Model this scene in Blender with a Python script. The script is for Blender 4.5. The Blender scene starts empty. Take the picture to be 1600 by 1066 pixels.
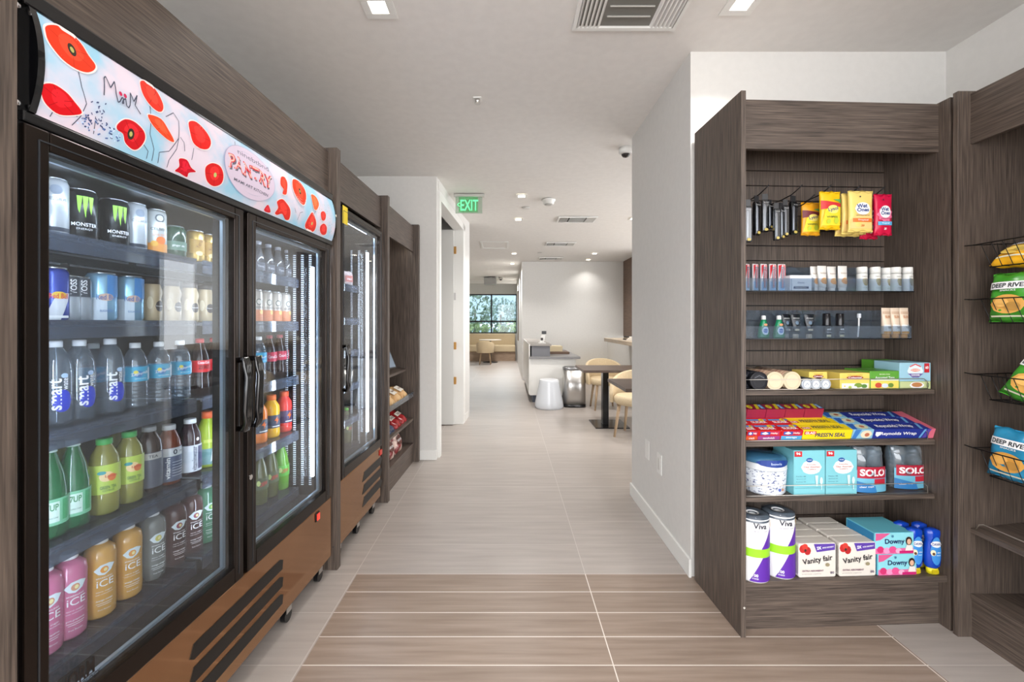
import bpy, bmesh, math, random
from mathutils import Vector, Matrix
random.seed(7)
C = bpy.context.scene.collection
PI = math.pi
# ------------------------------------------------------------------ camera, world, lights, exposure
H = 1.26; F = 660.0; CX = 793.0; CY = 505.0
cam_d = bpy.data.cameras.new('camera'); cam = bpy.data.objects.new('camera', cam_d); C.objects.link(cam)
cam.location = (0, 0, H); cam.rotation_euler = (PI/2, 0, 0)
cam_d.sensor_width = 36.0; cam_d.lens = 36.0*F/1600
cam_d.shift_x = (800-CX)/1600; cam_d.shift_y = (CY-533)/1600
cam_d.clip_start = 0.02; cam_d.clip_end = 200
bpy.context.scene.camera = cam
vs = bpy.context.scene.view_settings
vs.view_transform = 'Standard'; vs.look = 'None'; vs.gamma = 1; vs.exposure = 0.6
try: vs.use_curve_mapping = False
except Exception: pass
wd = bpy.data.worlds.new('world'); bpy.context.scene.world = wd; wd.use_nodes = True
bg = wd.node_tree.nodes['Background']; bg.inputs[0].default_value = (0.97, 0.98, 1.0, 1); bg.inputs[1].default_value = 3.7
CEIL = 2.61
def lamp(x, y, z, w, size=0.3, col=(1, .975, .945), name='downlight_or_fill_lamp', spread=math.radians(115), rot=None):
    d = bpy.data.lights.new(name, 'AREA'); d.energy = w; d.size = size; d.color = col; d.spread = spread
    o = bpy.data.objects.new(name, d); C.objects.link(o); o.location = (x, y, z)
    if rot: o.rotation_euler = rot
    return o
NEAR_LIGHTS = [(-.55, 1.80), (.99, 1.78), (-.55, 0.2), (.99, 0.2)]
HALL_AND_FILL_LIGHTS = [(.15, 4.48), (.14, 5.5), (.125, 8.2), (.11, 9.6), (1.69, 8.2), (1.72, 9.0), (1.63, 5.45), (.1, 11.3), (.1, 13)]  # last two have no fixture: added fill to brighten the far corridor
for x, y in NEAR_LIGHTS: lamp(x, y, CEIL-.02, 4.5 if x > 0 else 2.2, .09)
for x, y in HALL_AND_FILL_LIGHTS: lamp(x, y, CEIL-.02, 2 if y > 8.9 and x > 1 else 16 if y > 9 else 8, .09)

# ------------------------------------------------------------------ frames of reference
LA = math.radians(2.08); RB = math.radians(2.5); RP = (0.935, 1.69)
FR = {'W': Matrix.Identity(4), 'L': Matrix.Rotation(-LA, 4, 'Z'),
      'R': Matrix.Translation((RP[0], RP[1], 0)) @ Matrix.Rotation(RB, 4, 'Z')}
FA = {'W': 0, 'L': -LA, 'R': RB}
def sx(px, D):
    k = (px-CX)/F; c, s = math.cos(LA), math.sin(LA)
    return D*(c+k*s)/(s-k*c)
def Lz(py, D, s):
    return H+(CY-py)/F*(D*math.sin(LA)+s*math.cos(LA))
def ru(px, v):
    k = (px-CX)/F; c, s = math.cos(RB), math.sin(RB)
    return (k*RP[1]-RP[0]+v*(s+k*c))/(c-k*s)
def rz(py, u, v):
    return H+(CY-py)/F*(RP[1]+u*math.sin(RB)+v*math.cos(RB))

# ------------------------------------------------------------------ materials
def lin(c):
    return tuple(((v/255)/12.92 if v/255 <= .04045 else ((v/255+.055)/1.055)**2.4) for v in c)
_m = {}
def mat(rgb, rough=.5, metal=0.0, emit=0.0, spec=.5, coat=0.0):
    key = (tuple(rgb), rough, metal, emit, spec, coat)
    if key in _m: return _m[key]
    m = bpy.data.materials.new('surface'); m.use_nodes = True
    b = m.node_tree.nodes['Principled BSDF']; c = lin(rgb)+(1,)
    b.inputs['Base Color'].default_value = c; b.inputs['Roughness'].default_value = rough
    b.inputs['Metallic'].default_value = metal; b.inputs['Specular IOR Level'].default_value = spec
    if coat: b.inputs['Coat Weight'].default_value = coat
    if emit:
        b.inputs['Emission Color'].default_value = c; b.inputs['Emission Strength'].default_value = emit
    _m[key] = m; return m
def clear(rgb=(255, 255, 255), opac=.12, rough=.04, body=(255, 255, 255), refl=1.0):
    """thin clear plastic / glass: tinted transparency with a Fresnel gloss and a little body"""
    key = ('clear', tuple(rgb), opac, rough, tuple(body), refl)
    if key in _m: return _m[key]
    m = bpy.data.materials.new('clear'); m.use_nodes = True; nt = m.node_tree; N = nt.nodes; L = nt.links
    N.clear(); out = N.new('ShaderNodeOutputMaterial')
    tr = N.new('ShaderNodeBsdfTransparent'); tr.inputs[0].default_value = lin(rgb)+(1,)
    df = N.new('ShaderNodeBsdfDiffuse'); df.inputs[0].default_value = lin(body)+(1,)
    gl = N.new('ShaderNodeBsdfGlossy'); gl.inputs['Roughness'].default_value = rough
    ge = N.new('ShaderNodeNewGeometry'); dt = N.new('ShaderNodeVectorMath'); dt.operation = 'DOT_PRODUCT'
    L.new(ge.outputs['Normal'], dt.inputs[0]); L.new(ge.outputs['Incoming'], dt.inputs[1])
    def mth(op, a, b=None):
        n = N.new('ShaderNodeMath'); n.operation = op; n.use_clamp = (op != 'ABSOLUTE')
        L.new(a, n.inputs[0])
        if b is not None: n.inputs[1].default_value = b
        return n
    ab = mth('ABSOLUTE', dt.outputs['Value']); iv = N.new('ShaderNodeMath'); iv.operation = 'SUBTRACT'; iv.inputs[0].default_value = 1; L.new(ab.outputs[0], iv.inputs[1])
    pw = mth('POWER', iv.outputs[0], 5); sc = mth('MULTIPLY', pw.outputs[0], .96); fr = mth('ADD', sc.outputs[0], .04)
    mu = N.new('ShaderNodeMath'); mu.operation = 'MULTIPLY'; mu.inputs[1].default_value = refl; mu.use_clamp = True
    m1 = N.new('ShaderNodeMixShader'); m1.inputs[0].default_value = opac
    m2 = N.new('ShaderNodeMixShader')
    L.new(tr.outputs[0], m1.inputs[1]); L.new(df.outputs[0], m1.inputs[2])
    L.new(fr.outputs[0], mu.inputs[0]); L.new(mu.outputs[0], m2.inputs[0]); L.new(m1.outputs[0], m2.inputs[1]); L.new(gl.outputs[0], m2.inputs[2])
    L.new(m2.outputs[0], out.inputs[0]); _m[key] = m; return m
def noisy(name, c1, c2, scale=(1, 1, 1), nscale=5, rough=.5, lo=.35, hi=.65, bump=0.0, detail=4, metal=0, emit=0, spec=.5):
    m = bpy.data.materials.new(name); m.use_nodes = True; nt = m.node_tree; N = nt.nodes; L = nt.links
    b = N['Principled BSDF']; tc = N.new('ShaderNodeTexCoord'); mp = N.new('ShaderNodeMapping'); mp.inputs['Scale'].default_value = scale
    nz = N.new('ShaderNodeTexNoise'); nz.inputs['Scale'].default_value = nscale; nz.inputs['Detail'].default_value = detail
    cr = N.new('ShaderNodeValToRGB'); cr.color_ramp.elements[0].position = lo; cr.color_ramp.elements[1].position = hi
    cr.color_ramp.elements[0].color = lin(c1)+(1,); cr.color_ramp.elements[1].color = lin(c2)+(1,)
    L.new(tc.outputs['Object'], mp.inputs[0]); L.new(mp.outputs[0], nz.inputs[0]); L.new(nz.outputs[0], cr.inputs[0]); L.new(cr.outputs[0], b.inputs['Base Color'])
    b.inputs['Roughness'].default_value = rough; b.inputs['Metallic'].default_value = metal; b.inputs['Specular IOR Level'].default_value = spec
    if bump:
        bp = N.new('ShaderNodeBump'); bp.inputs['Strength'].default_value = bump; bp.inputs['Distance'].default_value = .002
        L.new(nz.outputs[0], bp.inputs['Height']); L.new(bp.outputs[0], b.inputs['Normal'])
    if emit:
        L.new(cr.outputs[0], b.inputs['Emission Color']); b.inputs['Emission Strength'].default_value = emit
    return m
WC = ((46, 39, 35), (110, 96, 86))
WOODZ = noisy('wood_upright_grain', *WC, scale=(70, 70, 2.2), nscale=3, rough=.48, lo=.25, hi=.75)
WOODY = noisy('wood_long_grain', *WC, scale=(70, 2.2, 70), nscale=3, rough=.48, lo=.25, hi=.75)
WOODX = noisy('wood_cross_grain', *WC, scale=(2.2, 70, 70), nscale=3, rough=.48, lo=.25, hi=.75)
def tiles(name, c1, c2, grout, bw, rh, mortar, ox, oy, rough, streak=(3, 40), offset=0.0):
    m = bpy.data.materials.new(name); m.use_nodes = True; nt = m.node_tree; N = nt.nodes; L = nt.links
    b = N['Principled BSDF']; tc = N.new('ShaderNodeTexCoord'); mp = N.new('ShaderNodeMapping'); mp.inputs['Location'].default_value = (-ox, -oy, 0)
    br = N.new('ShaderNodeTexBrick'); br.offset = offset; br.squash = 1; br.inputs['Scale'].default_value = 1
    br.inputs['Brick Width'].default_value = bw; br.inputs['Row Height'].default_value = rh; br.inputs['Mortar Size'].default_value = mortar
    br.inputs['Mortar Smooth'].default_value = .1; br.inputs['Bias'].default_value = 0
    br.inputs['Color1'].default_value = (.0, .0, .0, 1); br.inputs['Color2'].default_value = (1, 1, 1, 1)
    m2 = N.new('ShaderNodeMapping'); m2.inputs['Scale'].default_value = (streak[0], streak[1], 1)
    nz = N.new('ShaderNodeTexNoise'); nz.inputs['Scale'].default_value = 1; nz.inputs['Detail'].default_value = 6
    cr = N.new('ShaderNodeValToRGB'); cr.color_ramp.elements[0].position = .3; cr.color_ramp.elements[1].position = .7
    cr.color_ramp.elements[0].color = lin(c1)+(1,); cr.color_ramp.elements[1].color = lin(c2)+(1,)
    mv = N.new('ShaderNodeMixRGB'); mv.blend_type = 'MULTIPLY'; mv.inputs[0].default_value = .08
    mx = N.new('ShaderNodeMixRGB'); mx.inputs[2].default_value = lin(grout)+(1,)
    L.new(tc.outputs['Object'], mp.inputs[0]); L.new(mp.outputs[0], br.inputs[0]); L.new(tc.outputs['Object'], m2.inputs[0]); L.new(m2.outputs[0], nz.inputs[0])
    L.new(nz.outputs[0], cr.inputs[0]); L.new(cr.outputs[0], mv.inputs[1]); L.new(br.outputs[0], mv.inputs[2])
    L.new(mv.outputs[0], mx.inputs[1]); L.new(br.outputs['Fac'], mx.inputs[0]); L.new(mx.outputs[0], b.inputs['Base Color'])
    b.inputs['Roughness'].default_value = rough
    return m
WALL = noisy('wall_paint', (211, 209, 205), (214, 212, 208), nscale=30, rough=.7)
CEILM = noisy('ceiling_paint', (222, 219, 215), (226, 223, 219), nscale=20, rough=.8)
TRIM = mat((226, 225, 221), .45)
BLACK = mat((14, 14, 16), .3); GLOSSBLACK = mat((8, 8, 10), .08, coat=.5)
DARKIN = mat((34, 32, 36), .45)
COOLER = noisy('cooler_coating', (150, 110, 78), (160, 120, 86), nscale=4, rough=.1, metal=.75)
FRAME = noisy('door_frame_coating', (38, 31, 27), (44, 36, 31), nscale=4, rough=.22, metal=.7)
STEEL = mat((205, 203, 200), .3, 1.0); CHROME = mat((220, 220, 222), .08, 1.0)
GLASS = clear((242, 246, 248), .012, .01, (200, 215, 230), 1.5)
ACRYL = clear((228, 234, 240), .07, .05, (190, 205, 220), 1.2)
PET = clear((225, 232, 240), .16, .06, (215, 228, 240), 1.6)
LED = mat((225, 238, 255), .5, emit=30.0)
WIRE = mat((18, 18, 20), .35, .3); WIREW = mat((205, 198, 188), .3, .8)
CREAM = noisy('cream_fabric', (204, 184, 150), (214, 194, 160), nscale=80, rough=.8)

# ------------------------------------------------------------------ mesh helper
class MB:
    def __init__(s): s.bm = bmesh.new(); s.mats = []; s.mi = 0
    def use(s, m):
        if m not in s.mats: s.mats.append(m)
        s.mi = s.mats.index(m); return s
    def face(s, vs, smooth=False):
        try: f = s.bm.faces.new(vs); f.material_index = s.mi; f.smooth = smooth; return f
        except ValueError: return None
    def box(s, x0, x1, y0, y1, z0, z1):
        v = [s.bm.verts.new(p) for p in ((x0, y0, z0), (x1, y0, z0), (x1, y1, z0), (x0, y1, z0), (x0, y0, z1), (x1, y0, z1), (x1, y1, z1), (x0, y1, z1))]
        for q in ((3, 2, 1, 0), (4, 5, 6, 7), (0, 1, 5, 4), (1, 2, 6, 5), (2, 3, 7, 6), (3, 0, 4, 7)): s.face([v[i] for i in q])
        return s
    def hexa(s, P):
        v = [s.bm.verts.new(p) for p in P]
        for q in ((3, 2, 1, 0), (4, 5, 6, 7), (0, 1, 5, 4), (1, 2, 6, 5), (2, 3, 7, 6), (3, 0, 4, 7)): s.face([v[i] for i in q])
        return s
    def prism(s, poly, a0, a1, axis='y'):
        def P(p, a): return {'y': (p[0], a, p[1]), 'x': (a, p[0], p[1]), 'z': (p[0], p[1], a)}[axis]
        A = [s.bm.verts.new(P(p, a0)) for p in poly]; B = [s.bm.verts.new(P(p, a1)) for p in poly]; n = len(poly)
        s.face(A); s.face(B[::-1])
        for i in range(n): s.face([A[i], B[i], B[(i+1) % n], A[(i+1) % n]])
        return s
    def loft(s, rings, n=24, cap=True, smooth=True, power=2.0):
        """rings: (rx, ry, z[, cx, cy])"""
        R = []
        for r in rings:
            rx, ry, z = r[:3]; cx, cy = (r[3], r[4]) if len(r) > 3 else (0, 0); L = []
            for i in range(n):
                a = 2*PI*i/n; c, q = math.cos(a), math.sin(a)
                if power != 2.0: c = math.copysign(abs(c)**(2/power), c); q = math.copysign(abs(q)**(2/power), q)
                L.append(s.bm.verts.new((cx+rx*c, cy+ry*q, z)))
            R.append(L)
        for a, b in zip(R, R[1:]):
            for i in range(n): s.face([a[i], a[(i+1) % n], b[(i+1) % n], b[i]], smooth)
        if cap: s.face(R[0][::-1]); s.face(R[-1])
        return s
    def lathe(s, prof, n=24, cx=0, cy=0, cap=True): return s.loft([(r, r, z, cx, cy) for r, z in prof], n, cap)
    def tube(s, pts, r, n=8, closed=False):
        pts = [Vector(p) for p in pts]; R = []; m = len(pts); up = Vector((0, 0, 1))
        for i, p in enumerate(pts):
            a = pts[(i-1) % m] if (i > 0 or closed) else p; b = pts[(i+1) % m] if (i < m-1 or closed) else p
            t = (b-a).normalized() if (b-a).length > 1e-9 else Vector((0, 0, 1))
            u = t.cross(up)
            if u.length < .05: u = t.cross(Vector((0, 1, 0)))
            u.normalize(); w = u.cross(t).normalized()
            R.append([s.bm.verts.new(p+u*r*math.cos(2*PI*k/n)+w*r*math.sin(2*PI*k/n)) for k in range(n)])
        for i in range(m if closed else m-1):
            a = R[i]; b = R[(i+1) % m]
            for k in range(n): s.face([a[k], a[(k+1) % n], b[(k+1) % n], b[k]], True)
        if not closed: s.face(R[0][::-1]); s.face(R[-1])
        return s
    def disc(s, x, y, z, r, axis='z', n=24, t=.002):
        A = [];
        for k in (0, 1):
            L = []
            for i in range(n):
                a = 2*PI*i/n; c, q = r*math.cos(a), r*math.sin(a)
                L.append(s.bm.verts.new({'z': (x+c, y+q, z+k*t), 'x': (x+k*t, y+c, z+q), 'y': (x+c, y+k*t, z+q)}[axis]))
            A.append(L)
        s.face(A[0][::-1]); s.face(A[1])
        for i in range(n): s.face([A[0][i], A[0][(i+1) % n], A[1][(i+1) % n], A[1][i]])
        return s
    def pillow(s, w, h, d, nx=14, nz=18, crimp=.04, puff=1.0, jit=.004, seed=1, z0=0.0, cy=0.0):
        rnd = random.Random(seed); G = {}
        ph = [rnd.uniform(0, 6) for _ in range(4)]
        for side in (-1, 1):
            for i in range(nx+1):
                for j in range(nz+1):
                    u = i/nx*2-1; v = j/nz*2-1
                    edge = (i in (0, nx) or j in (0, nz))
                    if side == 1 and edge: G[(1, i, j)] = G[(-1, i, j)]; continue
                    e = max(0, 1-abs(u)**2.6)**.55*max(0, 1-(max(0, abs(v)-crimp*0)/(1))**4)**.8
                    if abs(v) > 1-crimp*2: e *= .12
                    wr = 1+.10*math.sin(5*u+ph[0]+4*v)+.08*math.sin(9*v+ph[1]-3*u)
                    x = u*w/2*(1-.05*(1-abs(v)**3)*puff); y = cy+side*e*d/2*wr
                    G[(side, i, j)] = s.bm.verts.new((x, y, z0+h*(v+1)/2+jit*math.sin(7*u+ph[2])*(abs(v))))
            for i in range(nx):
                for j in range(nz):
                    q = [G[(side, i, j)], G[(side, i+1, j)], G[(side, i+1, j+1)], G[(side, i, j+1)]]
                    s.face(q if side == -1 else q[::-1], True)
        return s
    def build(s, name, m=None, parent=None, off=None, bevel=0, recalc=True, origin=None):
        if origin is None: origin = ORG.get(parent.name, (0, 0, 0)) if parent is not None else (0, 0, 0)
        if m is not None: s.mats = [m] + [q for q in s.mats if q is not m]
        if any(origin):
            bmesh.ops.translate(s.bm, vec=(-origin[0], -origin[1], -origin[2]), verts=s.bm.verts)
        if recalc: bmesh.ops.recalc_face_normals(s.bm, faces=s.bm.faces)
        me = bpy.data.meshes.new(name); s.bm.to_mesh(me); s.bm.free()
        for q in s.mats: me.materials.append(q)
        o = bpy.data.objects.new(name, me); C.objects.link(o)
        if parent is not None: o.parent = parent
        if bevel:
            b = o.modifiers.new('bevel', 'BEVEL'); b.width = bevel; b.segments = 2; b.limit_method = 'ANGLE'
        return o
ORG = {}
def tag(o, label, cat, group=None, kind=None):
    if label: o['label'] = label
    if cat: o['category'] = cat
    if group: o['group'] = group
    if kind: o['kind'] = kind
    return o
def setframe(o, fr, loc, rot):
    w = FR[fr] @ Vector(loc); o.location = w; o.rotation_euler = (0, 0, FA[fr]+rot)
def thing(name, label, cat, fr='W', loc=(0, 0, 0), rot=0.0, group=None, here=False):
    """an Empty at the thing's base; here=True: its parts are given in the frame's own coordinates"""
    o = bpy.data.objects.new(name, None); o.empty_display_size = .05; C.objects.link(o)
    setframe(o, fr, loc, rot); tag(o, label, cat, group)
    if here: ORG[o.name] = tuple(loc)
    return o
def struct(name, mb, m, fr='W', bevel=0, parent=None):
    o = mb.build(name, m, parent, bevel=bevel)
    if parent is None:
        setframe(o, fr, (0, 0, 0), 0); o['kind'] = 'structure'
    return o
def copy_tree(o, parent=None):
    c = o.copy(); C.objects.link(c)
    if parent is not None: c.parent = parent
    for ch in list(o.children): copy_tree(ch, c)
    return c
PRO = {}; USED = set()
def put(kind, label, fr, loc, rot=0.0, group=None, scale=None, tilt=None):
    """place a kind of thing: the first time the built one itself, then copies with copies of its parts"""
    root = PRO[kind]
    if kind in USED: root = copy_tree(root)
    USED.add(kind); setframe(root, fr, loc, rot); root['label'] = label
    root.rotation_mode = 'XYZ'
    if tilt: root.rotation_euler = (tilt[0], tilt[1], root.rotation_euler[2])
    if scale: root.scale = scale
    if group: root['group'] = group
    elif 'group' in root: del root['group']
    return root
def proto(kind, name, cat):
    o = bpy.data.objects.new(name, None); o.empty_display_size = .03; C.objects.link(o); o['category'] = cat; PRO[kind] = o; return o
# ---- printing (decals, lettering) on flat or round surfaces
_txt = {}
def text_geo(t, bold=0.0):
    k = (t, bold)
    if k in _txt: return _txt[k]
    cu = bpy.data.curves.new('t', 'FONT'); cu.body = t; cu.size = 1; cu.resolution_u = 3; cu.offset = bold; cu.align_x = 'LEFT'
    ob = bpy.data.objects.new('t', cu); me = bpy.data.meshes.new_from_object(ob)
    V = [(v.co.x, v.co.y) for v in me.vertices]; Fs = [tuple(p.vertices) for p in me.polygons]
    x0 = min(v[0] for v in V); x1 = max(v[0] for v in V); y0 = min(v[1] for v in V); y1 = max(v[1] for v in V)
    V = [((v[0]-(x0+x1)/2), (v[1]-(y0+y1)/2)) for v in V]
    bpy.data.objects.remove(ob); bpy.data.curves.remove(cu); bpy.data.meshes.remove(me)
    _txt[k] = (V, Fs, x1-x0, y1-y0); return _txt[k]
def flat(y=0.0):
    return lambda x, z, e: (x, y-e, z)
def cyl(r, cy=0.0):
    return lambda x, z, e: ((r+e)*math.sin(x/r), cy-(r+e)*math.cos(x/r), z)
def oval(rx, ry):
    return lambda x, z, e: (x, -(ry+e)*math.sqrt(max(0, 1-(x/rx)**2)), z)
def strips(P, w=.007):
    def clip(P, xc, keep):
        out = []
        for i in range(len(P)):
            a, b = P[i-1], P[i]; ia, ib = (a[0]-xc)*keep >= 0, (b[0]-xc)*keep >= 0
            if ia != ib: q = (xc-a[0])/(b[0]-a[0]); out.append((xc, a[1]+(b[1]-a[1])*q))
            if ib: out.append(b)
        return out
    x0 = min(p[0] for p in P); x1 = max(p[0] for p in P); n = max(1, int((x1-x0)/w)); L = []
    for i in range(n):
        Q = clip(clip(P, x0+(x1-x0)*i/n, 1), x0+(x1-x0)*(i+1)/n, -1) if n > 1 else P
        if len(Q) > 2: L.append(Q)
    return L
def prints(items, surf, parent, name='front_print', step=.00025, base=.0004, emit=0.0, rough=.45):
    mb = MB(); e = base
    for it in items:
        k = it[0]; mb.use(mat(it[-1], rough, emit=emit) if not isinstance(it[-1], bpy.types.Material) else it[-1])
        if k == 'rect':
            _, x, z, w, h, _c = it; n = max(1, int(w/.006))
            for i in range(n):
                a = x-w/2+w*i/n; b = x-w/2+w*(i+1)/n
                mb.face([mb.bm.verts.new(surf(p, q, e)) for p, q in ((a, z-h/2), (b, z-h/2), (b, z+h/2), (a, z+h/2))])
        elif k == 'ell':
            _, x, z, rx, ry, _c = it; n = 20; m = 8
            for i in range(m):
                a = -1+2*i/m; b = -1+2*(i+1)/m; ha = math.sqrt(1-a*a) if abs(a) < 1 else 0; hb = math.sqrt(1-b*b) if abs(b) < 1 else 0
                P = [(x+a*rx, z-ha*ry), (x+b*rx, z-hb*ry), (x+b*rx, z+hb*ry), (x+a*rx, z+ha*ry)]
                if ha < .01: P = P[:1]+P[1:3]
                elif hb < .01: P = [P[0], P[1], P[3]]
                mb.face([mb.bm.verts.new(surf(p, q, e)) for p, q in P])
        elif k == 'poly':
            for piece in strips(it[1]): mb.face([mb.bm.verts.new(surf(p, q, e)) for p, q in piece])
        elif k == 'line':
            _, pts, w, _c = it
            for (x0, z0), (x1, z1) in zip(pts, pts[1:]):
                d = math.hypot(x1-x0, z1-z0) or 1; nx, nz = -(z1-z0)/d*w/2, (x1-x0)/d*w/2
                mb.face([mb.bm.verts.new(surf(p, q, e)) for p, q in ((x0-nx, z0-nz), (x1-nx, z1-nz), (x1+nx, z1+nz), (x0+nx, z0+nz))])
        elif k == 'text':
            # ('text', string, x, z, width, height, rot_deg, bold, colour)
            _, t, x, z, w, h, rot, bold, _c = it
            V, Fs, tw, th = text_geo(t, bold); c, s_ = math.cos(math.radians(rot)), math.sin(math.radians(rot)); vv = []
            for a, b in V:
                a = a/tw*w; b = b/th*h; vv.append(mb.bm.verts.new(surf(x+a*c-b*s_, z+a*s_+b*c, e)))
            for f in Fs: mb.face([vv[i] for i in f])
        e += step
    return mb.build(name, None, parent, recalc=False, origin=(0, 0, 0))

# ================================================================== THE ROOM
def sbox(name, m, *b, fr='W', bevel=0): return struct(name, MB().box(*b), m, fr, bevel)
T_BROWN = tiles('brown_plank_tile', (136, 118, 104), (158, 140, 126), (222, 212, 202), 1.152, .1415, .0022, .39-1.152*4, 2.121-.1415*20, .36, (2.5, 45))
T_LIGHT = tiles('pale_plank_tile', (164, 155, 148), (178, 169, 162), (190, 183, 176), 1.152, .283, .002, .39-1.152*6, 2.121-.283*20, .33, (2.5, 30), .0)
T_BORDER = tiles('pale_border_tile', (170, 162, 154), (188, 182, 174), (214, 208, 200), .6, 1.2, .002, 0, 0, .24, (30, 2.0))
sbox('floor', T_BROWN, -.755, 1.55, -4, 2.121, -.05, 0)
sbox('floor', T_LIGHT, -3.2, -.755, -4, 2.121, -.05, 0)
sbox('floor', T_LIGHT, 1.55, 3.2, -4, 2.121, -.05, 0)
sbox('floor', T_LIGHT, -3.2, 6, 2.121, 15.2, -.05, 0)
sbox('ceiling', CEILM, -3.2, 3.2, -1.6, 3.11, CEIL, CEIL+.1)
sbox('ceiling', CEILM, -3.2, 6, 3.11, 13.2, CEIL+.006, CEIL+.1)
sbox('ceiling', CEILM, -3.2, 6, 13.2, 15.2, 2.62, 2.72)
# right: wall behind the shelf unit, corner, wall along the hallway
sbox('wall_right', WALL, .91, 2.3, 2.1, 3.09, 0, CEIL)
sbox('wall_right_front', WALL, 2.18, 2.3, -.6, 2.1, 0, CEIL)
sbox('baseboard_right', TRIM, .897, .91, 2.088, 3.1, 0, .09, bevel=.002)
# left wall behind the coolers, the short wall ahead, the wall with the doorway
sbox('wall_left', WALL, -1.85, -1.75, -.6, 3.89, 0, CEIL)
sbox('wall_left_end', WALL, -3.2, -.655, 3.9, 3.98, 0, CEIL+.01)
sbox('baseboard_left', TRIM, -1.74, -.652, 3.886, 3.9, 0, .09, bevel=.002)
# doorway with a tall door leaf swung open into the room behind
def hall_point(y): return -.655+(y-3.86)*.0645
struct('wall_left_hall', MB().hexa([(hall_point(y)+dx, y, z) for z in (2.5, CEIL+.01) for dx, y in ((-.1, 3.98), (0, 3.98), (0, 5.3), (-.1, 5.3))]), WALL)
struct('wall_left_far', MB().hexa([(hall_point(y)+dx, y, z) for z in (0, CEIL+.01) for dx, y in ((-.1, 5.3), (0, 5.3), (.02, 5.72), (-.1, 5.72))]), WALL)
sbox('wall_left_far_return', WALL, -3.2, -.56, 5.7, 5.8, 0, CEIL+.01)
w = hall_point
mb = MB()
mb.hexa([(w(y)+dx, y, z) for z in (2.42, 2.5) for dx, y in ((-.11, 4.0), (.016, 4.0), (.016, 5.4), (-.11, 5.4))])
mb.hexa([(w(y)+dx, y, z) for z in (0, 2.5) for dx, y in ((-.11, 5.26), (.016, 5.26), (.016, 5.4), (-.11, 5.4))])
mb.hexa([(w(y)+dx, y, z) for z in (0, 2.5) for dx, y in ((-.11, 3.95), (.016, 3.95), (.016, 4.02), (-.11, 4.02))])
struct('trim_1', mb, TRIM, bevel=.002)
mb = MB(); mb.hexa([(w(5.45)+.0+dx, y, z) for z in (0, .09) for dx, y in ((-.002, 5.41), (.014, 5.41), (.034, 5.72), (.01, 5.72))]); struct('baseboard_left_far', mb, TRIM)
door = struct('door_1', MB().box(-1.5, -.665, 5.2, 5.245, .01, 2.41), mat((214, 213, 209), .5))
BRASS = mat((196, 148, 84), .3, .8)
for z in (2.16, .55, .98): MB().box(-.662, -.632, 5.205, 5.225, z-.045, z+.045).build('hinge', BRASS, door, bevel=.002)
MB().box(-.662, -.632, 5.205, 5.225, 1.545, 1.635).build('hinge', STEEL, door, bevel=.002)
sbox('wall_left_room', WALL, -3.2, -3.1, 3.9, 5.8, 0, CEIL)
# far: corridor wall right, window wall
sbox('wall_hall_right', WALL, .32, .44, 9.3, 14.7, 0, CEIL+.01)
sbox('wall_dining_far', WALL, .44, 6, 9.3, 9.42, 0, CEIL+.01)
sbox('wall_corridor_left', WALL, -2.6, -2.5, 5.8, 14.7, 0, CEIL+.01)
BROWNW = noisy('brown_wall_panel', (98, 78, 64), (112, 90, 74), scale=(1, 1, 12), nscale=4, rough=.5)
sbox('wall_dining_right', BROWNW, 2.55, 2.65, 7.8, 9.3, .97, CEIL+.01)
sbox('wall_dining_right_low', WALL, 2.2, 2.65, 4.6, 9.3, 0, .93)
sbox('trim_2', BROWNW, .302, .32, 12.2, 12.9, .75, 2.2)
sbox('baseboard_far', TRIM, .44, 3.5, 9.285, 9.3, 0, .1)
WZ0, WZ1 = .9, 2.27; WY = 14.7
sbox('wall_far_below_window', WALL, -2.6, .44, WY, WY+.15, 0, WZ0)
sbox('wall_far_above_window', WALL, -2.6, .44, WY, WY+.15, WZ1, CEIL+.01)
sbox('wall_far_window_side', WALL, -2.6, -2.2, WY, WY+.15, WZ0, WZ1)
DK = mat((26, 28, 32), .4)
mb = MB(); mb.box(-2.2, .34, WY+.02, WY+.1, WZ0, WZ0+.04); mb.box(-2.2, .34, WY+.02, WY+.1, WZ1-.04, WZ1)
mb.box(-.585, -.535, WY+.02, WY+.1, WZ0, WZ1); mb.box(-2.2, .34, WY+.02, WY+.1, 1.29, 1.345); mb.box(.29, .34, WY+.02, WY+.1, WZ0, WZ1)
win = struct('window_1', mb, DK)
MB().box(-2.2, .32, WY+.05, WY+.06, WZ0+.03, WZ1-.03).build('pane', clear((225, 235, 240), .05, .01, (220, 228, 235)), win)
sbox('trim_3', TRIM, -2.4, .30, 13.2, 13.3, 2.5, CEIL+.02)
# recessed tray in the far ceiling
# access hatch outline on the ceiling
mb = MB()
for a in ((-.46, .02, 7.02, 7.05), (-.46, .02, 7.62, 7.65), (-.46, -.43, 7.05, 7.62), (-.01, .02, 7.05, 7.62)): mb.box(a[0], a[1], a[2], a[3], CEIL-.002, CEIL+.006)
struct('trim_4', mb, TRIM)

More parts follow.
